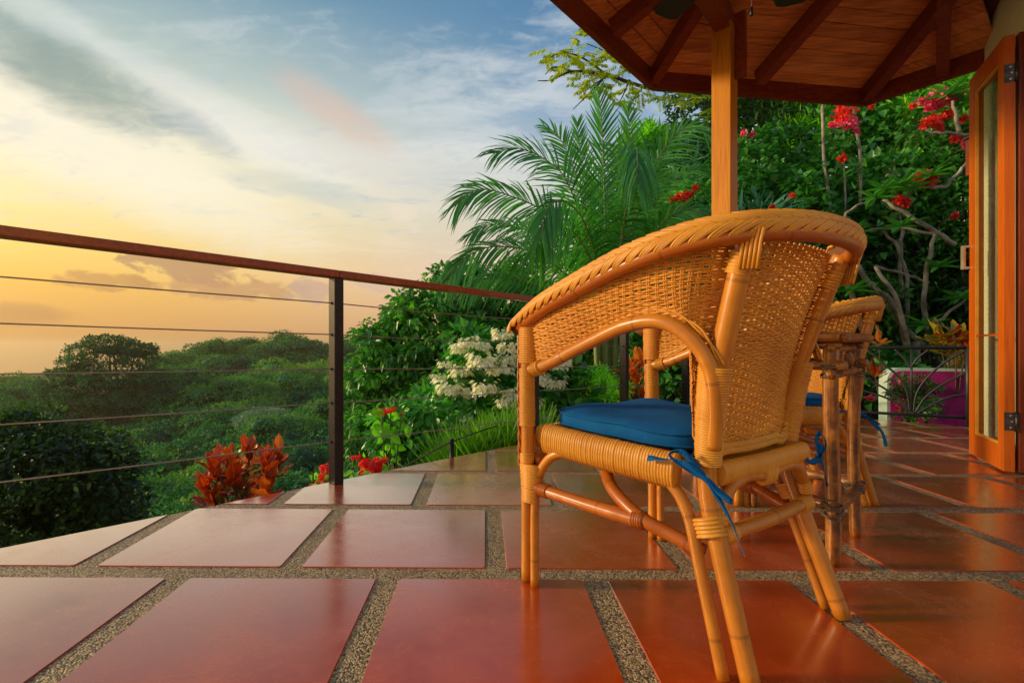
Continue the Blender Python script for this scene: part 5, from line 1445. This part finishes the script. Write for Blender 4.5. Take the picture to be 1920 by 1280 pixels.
for k, (pts, L_, dr) in enumerate(FR):
    q = [tuple(P(a, b_, D0 + c_) - np.array(pal.location)) for a, b_, c_ in pts]
    fm, rm = frond_mesh(q, L_, 62, dr, k + 1)
    f = link_mesh('frond', fm, LF_PALM, pal); link_mesh('rachis', rm, RACH, f)
for k in range(7):
    mb = MB(); a = P(1118 + k * 6, 640, D0 + (k % 3 - 1) * .15) - np.array(pal.location); mb.tube(crom([(a[0] * .5, a[1], 0), (a[0] * .8, a[1], a[2] * .5), tuple(a), (a[0], a[1], a[2] + .25)], 5), .035, 8)
    link_mesh('stem', mb.mesh('stem'), RACH, pal)

# ------------------------------------------------------------------ hillside vegetation at the right
GRP = 'shrubs covering the hillside'
def hs(u, v, D, wpx, hpx, mat, nl, leaf, seed, shape='heart', asp=.8, label='leafy green shrub on the overgrown hillside behind the terrace', **kw):
    return shrub('hillside_shrub', u, v - hpx / 2, v + hpx / 2, D, wpx, mat, nl, leaf, 46, label, shape=shape, asp=asp, group=GRP, seed=seed, stems=5, **{**dict(cr=(.24, .42), hemi=-.7, cflat=.8, depth=.7), **kw})
HS = [ # u, v, D, w, h, kind
 (1180, 640, 7.2, 240, 200, 0), (1290, 590, 7.0, 230, 220, 1), (1270, 470, 8.0, 240, 200, 2), (1230, 360, 9.5, 230, 170, 3), (1330, 430, 7.6, 200, 200, 0), (1300, 330, 9.2, 150, 130, 3),
 (1180, 520, 8.2, 220, 220, 1), (1210, 290, 10, 110, 90, 2),
 (1420, 420, 6.6, 220, 170, 0), (1440, 330, 7.2, 200, 150, 0), (1400, 500, 6.3, 220, 170, 3), (1500, 440, 6.6, 190, 190, 0), (1440, 250, 8.6, 220, 150, 4), (1400, 160, 9.4, 260, 180, 4), (1520, 270, 8.4, 200, 160, 2),
 (1480, 580, 6.2, 240, 200, 1), (1580, 600, 6.2, 240, 200, 5), (1600, 300, 7.4, 200, 170, 0), (1590, 420, 6.8, 200, 180, 0), (1680, 250, 7.2, 220, 170, 0), (1690, 370, 6.6, 200, 180, 0),
 (1770, 300, 6.6, 200, 170, 1), (1780, 420, 6.4, 200, 190, 5), (1700, 500, 6.6, 240, 190, 5), (1800, 560, 6.2, 200, 180, 4), (1680, 620, 6.3, 220, 150, 1), (1760, 210, 7.0, 200, 150, 2), (1560, 170, 9.0, 260, 140, 4),
 (1700, 150, 8.2, 260, 140, 2), (1820, 180, 7.0, 160, 200, 2), (1600, 700, 5.8, 200, 120, 0), (1500, 700, 6.0, 220, 130, 1), (1380, 680, 6.1, 220, 160, 0), (1430, 610, 6.4, 200, 180, 2), (1300, 700, 6.2, 200, 130, 0),
 (1880, 300, 7.2, 260, 400, 0), (1900, 560, 6.4, 240, 300, 1), (1060, 660, 7.4, 200, 180, 1), (1640, 500, 7.4, 300, 260, 4), (1350, 250, 10.5, 200, 170, 4), (1500, 100, 10.5, 400, 160, 4), (1740, 90, 9.5, 400, 160, 2)]
KND = [(LF_VINE, 'heart', .82, .095, 1900, dict(tshift=.0)), (LF_DARK, 'oval', .5, .085, 2600, dict()), (LF_FERN, 'strip', .16, .17, 2600, dict(tshift=-.12, updir=.4)),
       (LF_BLUE, 'strip', .12, .30, 1300, dict(updir=.3, leaf_droop=.5)), (LF_DARK, 'oval', .42, .11, 2600, dict(tshift=-.25)), (LF_MID, 'oval', .4, .08, 2200, dict(tshift=-.15))]
HLAB = ['heart-leaved green shrub', 'dark small-leaved shrub', 'feathery yellow-green shrub', 'shrub with bluish strap leaves', 'very dark bushy shrub', 'fine-leaved mid green shrub']
for i, (u, v, D, w, h, k) in enumerate(HS):
    mt, shp, asp, lf, nl, kw = KND[k]
    hs(u, v, D, w, h, mt, int(nl * max(1.0, w * h / 38000)), lf * (.75 + .04 * D), 200 + i, shp, asp, label=f'{HLAB[k]}, {order(HS, lambda q: hrow(q[1]), i)} from left in the {hrow(v)} hillside row', **kw)

shrub('wall_shrub', 1718, 700, 800, 4.75, 84, LF_DARK, 800, .05, 16, 'small dark shrub growing against the magenta wall', shape='oval', asp=.45, seed=301, cr=(.3, .5), hemi=-.8)
# bare pale branches (frangipani) in front of the greenery
fg = empty('frangipani_tree', (*P(1700, 700, 5.9)[:2], -.4), label='pale grey many-branched frangipani tree between the chair and the door', cat='tree')
BR = [([(1740, 655, 5.9), (1700, 620, 5.8), (1650, 555, 5.7), (1600, 490, 5.7), (1575, 450, 5.8)], 9, 5), ([(1700, 660, 5.7), (1690, 600, 5.7), (1665, 560, 5.6), (1630, 530, 5.6)], 9, 5),
      ([(1790, 460, 5.6), (1760, 438, 5.6), (1700, 402, 5.6), (1655, 374, 5.7)], 6, 4), ([(1760, 440, 5.6), (1680, 428, 5.7), (1600, 436, 5.8), (1560, 432, 5.9)], 4, 3),
      ([(1735, 620, 5.7), (1733, 540, 5.6), (1745, 470, 5.6), (1752, 440, 5.6)], 6, 4), ([(1700, 600, 5.8), (1700, 520, 5.8), (1680, 460, 5.8), (1650, 430, 5.8)], 5, 3), ([(1690, 560, 5.9), (1688, 480, 5.9), (1692, 430, 5.9)], 5, 4),
      ([(1640, 500, 5.9), (1700, 515, 5.8), (1740, 530, 5.8)], 4, 3), ([(1630, 640, 5.6), (1610, 600, 5.6), (1590, 540, 5.6), (1530, 500, 5.7)], 8, 5), ([(1585, 420, 5.8), (1592, 395, 5.8), (1640, 374, 5.8)], 4, 3),
      ([(1735, 350, 5.6), (1770, 350, 5.6), (1800, 320, 5.6), (1812, 305, 5.6)], 5, 3), ([(1815, 254, 5.5), (1790, 250, 5.5), (1760, 250, 5.5), (1735, 246, 5.6)], 4, 3), ([(1797, 250, 5.5), (1792, 215, 5.5), (1785, 190, 5.5)], 5, 3), ([(1690, 340, 5.7), (1670, 330, 5.7), (1660, 330, 5.7)], 3, 2),
      ([(1720, 610, 5.6), (1760, 600, 5.6), (1810, 560, 5.6)], 5, 3), ([(1700, 640, 5.6), (1680, 560, 5.5), (1640, 500, 5.5)], 6, 4)]
mb = MB()
for pts, a_, b_ in BR:
    q = crom([tuple(P(*p) - np.array(fg.location)) for p in pts], 8); q = q + np.stack([np.sin(np.arange(len(q)) * .9) * .008, 0 * q[:, 0], np.cos(np.arange(len(q)) * 1.1) * .008], 1)
    mb2 = MB(); mb2.tube(q, np.linspace(a_, b_, len(q)) * .0045, 7, cap=True); link_mesh('branch', mb2.mesh('branch'), BARK, fg)
mb = MB(); q = P(1715, 640, 5.8) - np.array(fg.location); mb.tube([(0, 0, -.1), (q[0] * .5, q[1], q[2] * .6), tuple(q)], [.07, .06, .05], 9); link_mesh('trunk', mb.mesh('trunk'), BARK, fg)
rs_ = np.random.default_rng(31); cls = []
for (u, v) in ((1690, 345), (1655, 355), (1745, 330), (1600, 435), (1640, 372), (1775, 180), (1760, 500), (1735, 610), (1690, 425), (1800, 560), (1600, 545), (1790, 170), (1810, 190), (1710, 355)):
    n = 13; a = np.arange(n) * 2.4; e = np.linspace(1.1, -.2, n); c0 = P(u, v, 5.5) - np.array(fg.location)
    A_ = np.stack([np.cos(a), np.sin(a), e], 1); Ls = rs_.uniform(.14, .26, n)
    cls.append(leafcloud(np.repeat(c0[None], n, 0), A_, np.stack([np.cos(a) * -.4, np.sin(a) * -.4, np.ones(n)], 1), Ls, Ls * .26, rs_.normal(.55, .15, n), 'oval', fold=.15, droop=.2))
link_mesh('foliage', cloud_mesh('foliage', *cls), LF_VINE, fg)
# thin straight trunks
for i, pts in enumerate(([(1541, 170), (1543, 240), (1545, 300), (1553, 360), (1566, 455)], [(1598, 180), (1604, 235), (1613, 290)], [(1582, 300), (1585, 380), (1580, 430)], [(1677, 300), (1678, 360), (1690, 430), (1686, 520)])):
    D = 6.2; q = [P(a_, b_, D) for a_, b_ in pts]; g0 = np.array([q[-1][0], D, 0])
    st_ = empty('slender_tree', (q[-1][0], D, float(q[-1][2]) - .6), label=['tall slender pale trunk right of the pavilion post, among the vines', 'short pale trunk below the red flowers under the roof corner', 'thin pale stem above the rim of the foreground chair', 'thin bare stem among the frangipani branches'][i], cat='tree')
    mb = MB(); mb.tube(crom([tuple(x_ - np.array(st_.location)) for x_ in q] + [(0, 0, 0)], 8), .017 if i < 2 else .011, 8); link_mesh('trunk', mb.mesh('trunk'), BARK, st_)
    n = 30; C_ = np.array([tuple(q[0] - np.array(st_.location))]) + rs_.normal(0, .12, (n, 3)); Ls = rs_.uniform(.08, .14, n)
    link_mesh('foliage', cloud_mesh('foliage', leafcloud(C_, runit(n), runit(n), Ls, Ls * .6, rs_.normal(.5, .2, n), 'oval')), LF_VINE, st_)
# bougainvillea
bo = empty('bougainvillea', (*P(1650, 600, 5.9)[:2], -.4), label='bougainvillea with scattered red and pink flower clusters climbing over the hillside', cat='bougainvillea')
BF = [(1582, 212, 46, 0), (1590, 232, 34, 1), (1766, 183, 60, 1), (1790, 176, 40, 0), (1748, 196, 34, 1), (1755, 224, 30, 0), (1738, 232, 22, 0), (1778, 214, 20, 0), (1735, 337, 46, 0), (1745, 330, 30, 1), (1722, 342, 26, 0), (1688, 377, 26, 0), (1700, 382, 16, 0), (1278, 371, 26, 0), (1292, 366, 20, 0), (1262, 374, 14, 0), (1304, 352, 9, 0),
      (1394, 250, 9, 1), (1412, 252, 8, 1), (1580, 297, 18, 0), (1485, 367, 8, 0), (1448, 388, 6, 0), (1807, 223, 14, 0), (1790, 260, 18, 0), (1762, 240, 16, 0), (1712, 200, 12, 0), (1632, 201, 9, 0), (1790, 405, 13, 0), (1606, 246, 10, 1), (1408, 398, 8, 1), (1560, 235, 12, 1), (1813, 270, 20, 1), (1728, 190, 16, 1), (1600, 740, 8, 0), (1632, 745, 8, 1), (1700, 745, 26, 1), (1688, 765, 18, 1), (1692, 715, 12, 1)]
mb = MB()
for i, (u, v, w, m_) in enumerate(BF):
    rs2 = np.random.default_rng(i + 900); D = 5.6 if v < 600 else 4.9; 
    if u < 1300: D = 6.6
    K = D / FPX; n = int(24 + w * 2.2)
    C_ = runit(n) * np.array([1, .8, .72]) * (w * K * .5) * rs2.uniform(.45, 1, n)[:, None]
    Ls = np.full(n, .034) * rs2.uniform(.7, 1.3, n) * (1.2 if w > 18 else .9)
    o = link_mesh('flower_cluster', cloud_mesh('flower_cluster', leafcloud(C_, runit(n), runit(n) + np.array([0, -1, .5]), Ls, Ls * .85, rs2.normal(.5, .3, n), 'oval', fold=.3)), (REDF, PINKF)[m_], bo)
    o.location = Vector(P(u, v, D)) - bo.location; e_ = np.array(o.location)
    mb.tube(crom([(e_[0] * .98 + .2, e_[1] + .55, e_[2] - .12), (e_[0] + .08, e_[1] + .25, e_[2] - .03), tuple(e_)], 5), .004, 4)
link_mesh('stem', mb.mesh('stem'), BARKD, bo, kind='stuff')

# leafy branches of a tall tree hanging in from above the roof
ob = empty('overhanging_tree', (*P(1480, 300, 9.0)[:2], 1.0), label='tree with yellow-green feathery leaves reaching out above the palm behind the roof edge', cat='tree')
L0_ = np.array(ob.location); DB = 8.6
BRS = [[(1500, 330), (1440, 200), (1330, 165), (1230, 168), (1140, 142), (1075, 134), (1035, 150), (1008, 152)], [(1230, 168), (1180, 130), (1140, 100), (1100, 82)], [(1140, 142), (1090, 108), (1050, 100), (1018, 118)], [(1180, 150), (1170, 175), (1160, 195)],
       [(1330, 165), (1290, 172), (1250, 182)], [(1130, 150), (1105, 175), (1075, 205)], [(1440, 200), (1360, 190), (1320, 205)], [(1075, 134), (1040, 126), (1022, 140)], [(1140, 142), (1120, 155), (1096, 172)]]
cls = []; rs_ = np.random.default_rng(8)
for k, br in enumerate(BRS):
    q = crom([tuple(P(a_, b_, DB) - L0_) for a_, b_ in br], 8); m_ = MB(); m_.tube(q, np.linspace(.05 if k == 0 else .018, .006, len(q)), 6); link_mesh('branch', m_.mesh('branch'), BARKD, ob)
LFP = [(1085, 60), (1078, 75), (1095, 92), (1110, 70), (1040, 98), (1030, 108), (1055, 95), (1062, 112), (1050, 130), (1100, 105), (1120, 100), (1135, 118), (1150, 112), (1165, 125), (1120, 128), (1100, 122), (1140, 135), (1175, 140), (1190, 160), (1165, 165), (1175, 180), (1160, 195), (1100, 150), (1112, 160),
       (1120, 150), (1105, 140), (1095, 155), (1125, 172), (1200, 170), (1255, 175), (1270, 180), (1290, 176), (1310, 190), (1330, 195), (1330, 205), (1240, 172), (1130, 80), (1150, 95), (1180, 115), (1210, 150), (1320, 175), (1090, 125), (1075, 120)]
for (u, v) in LFP:
    for q_ in range(3):
        c0 = P(u + rs_.uniform(-12, 12), v + rs_.uniform(-9, 9), DB + rs_.uniform(-.3, .3)) - L0_; a = rs_.uniform(0, 6.28)
        d = np.array([math.cos(a), math.sin(a) * .6, rs_.uniform(-.6, .1)]); d /= np.linalg.norm(d); m = 8; L_ = rs_.uniform(.18, .34)
        s = np.linspace(.15, 1, m); C_ = np.vstack([c0 + d * L_ * x_ for x_ in s] * 2); pr = np.cross(d, (0, 0, 1)); pr /= np.linalg.norm(pr)
        A_ = np.vstack([np.tile(pr + d * .6, (m, 1)), np.tile(-pr + d * .6, (m, 1))]); A_[:, 2] -= .35
        Ls = rs_.uniform(.06, .10, 2 * m); cls.append(leafcloud(C_, A_, np.tile((0, 0, 1.), (2 * m, 1)) + runit(2 * m) * .3, Ls, Ls * .42, rs_.normal(.45, .25, 2 * m), 'oval'))
link_mesh('foliage', cloud_mesh('foliage', *cls), LF_YEL, ob)
mb = MB(); mb.tube(crom([tuple(P(a_, b_, 9.0) - L0_) for a_, b_ in ((1455, 420), (1448, 330), (1440, 250), (1425, 180), (1390, 60))], 6), [.14] * 25, 10); link_mesh('trunk', mb.mesh('trunk'), BARKD, ob)

# ------------------------------------------------------------------ evening haze
m = bpy.data.materials.new('haze'); m.use_nodes = True; t = m.node_tree; t.nodes.clear()
pv = t.nodes.new('ShaderNodeVolumePrincipled'); pv.inputs['Density'].default_value = .0007; pv.inputs['Color'].default_value = (1.0, .76, .46, 1)
pv.inputs['Anisotropy'].default_value = .5
oo = t.nodes.new('ShaderNodeOutputMaterial'); t.links.new(pv.outputs[0], oo.inputs['Volume'])
mb = MB(); mb.box((0, 0, -30), (64000, 64000, 84)); mb.build('haze', m, kind='stuff')
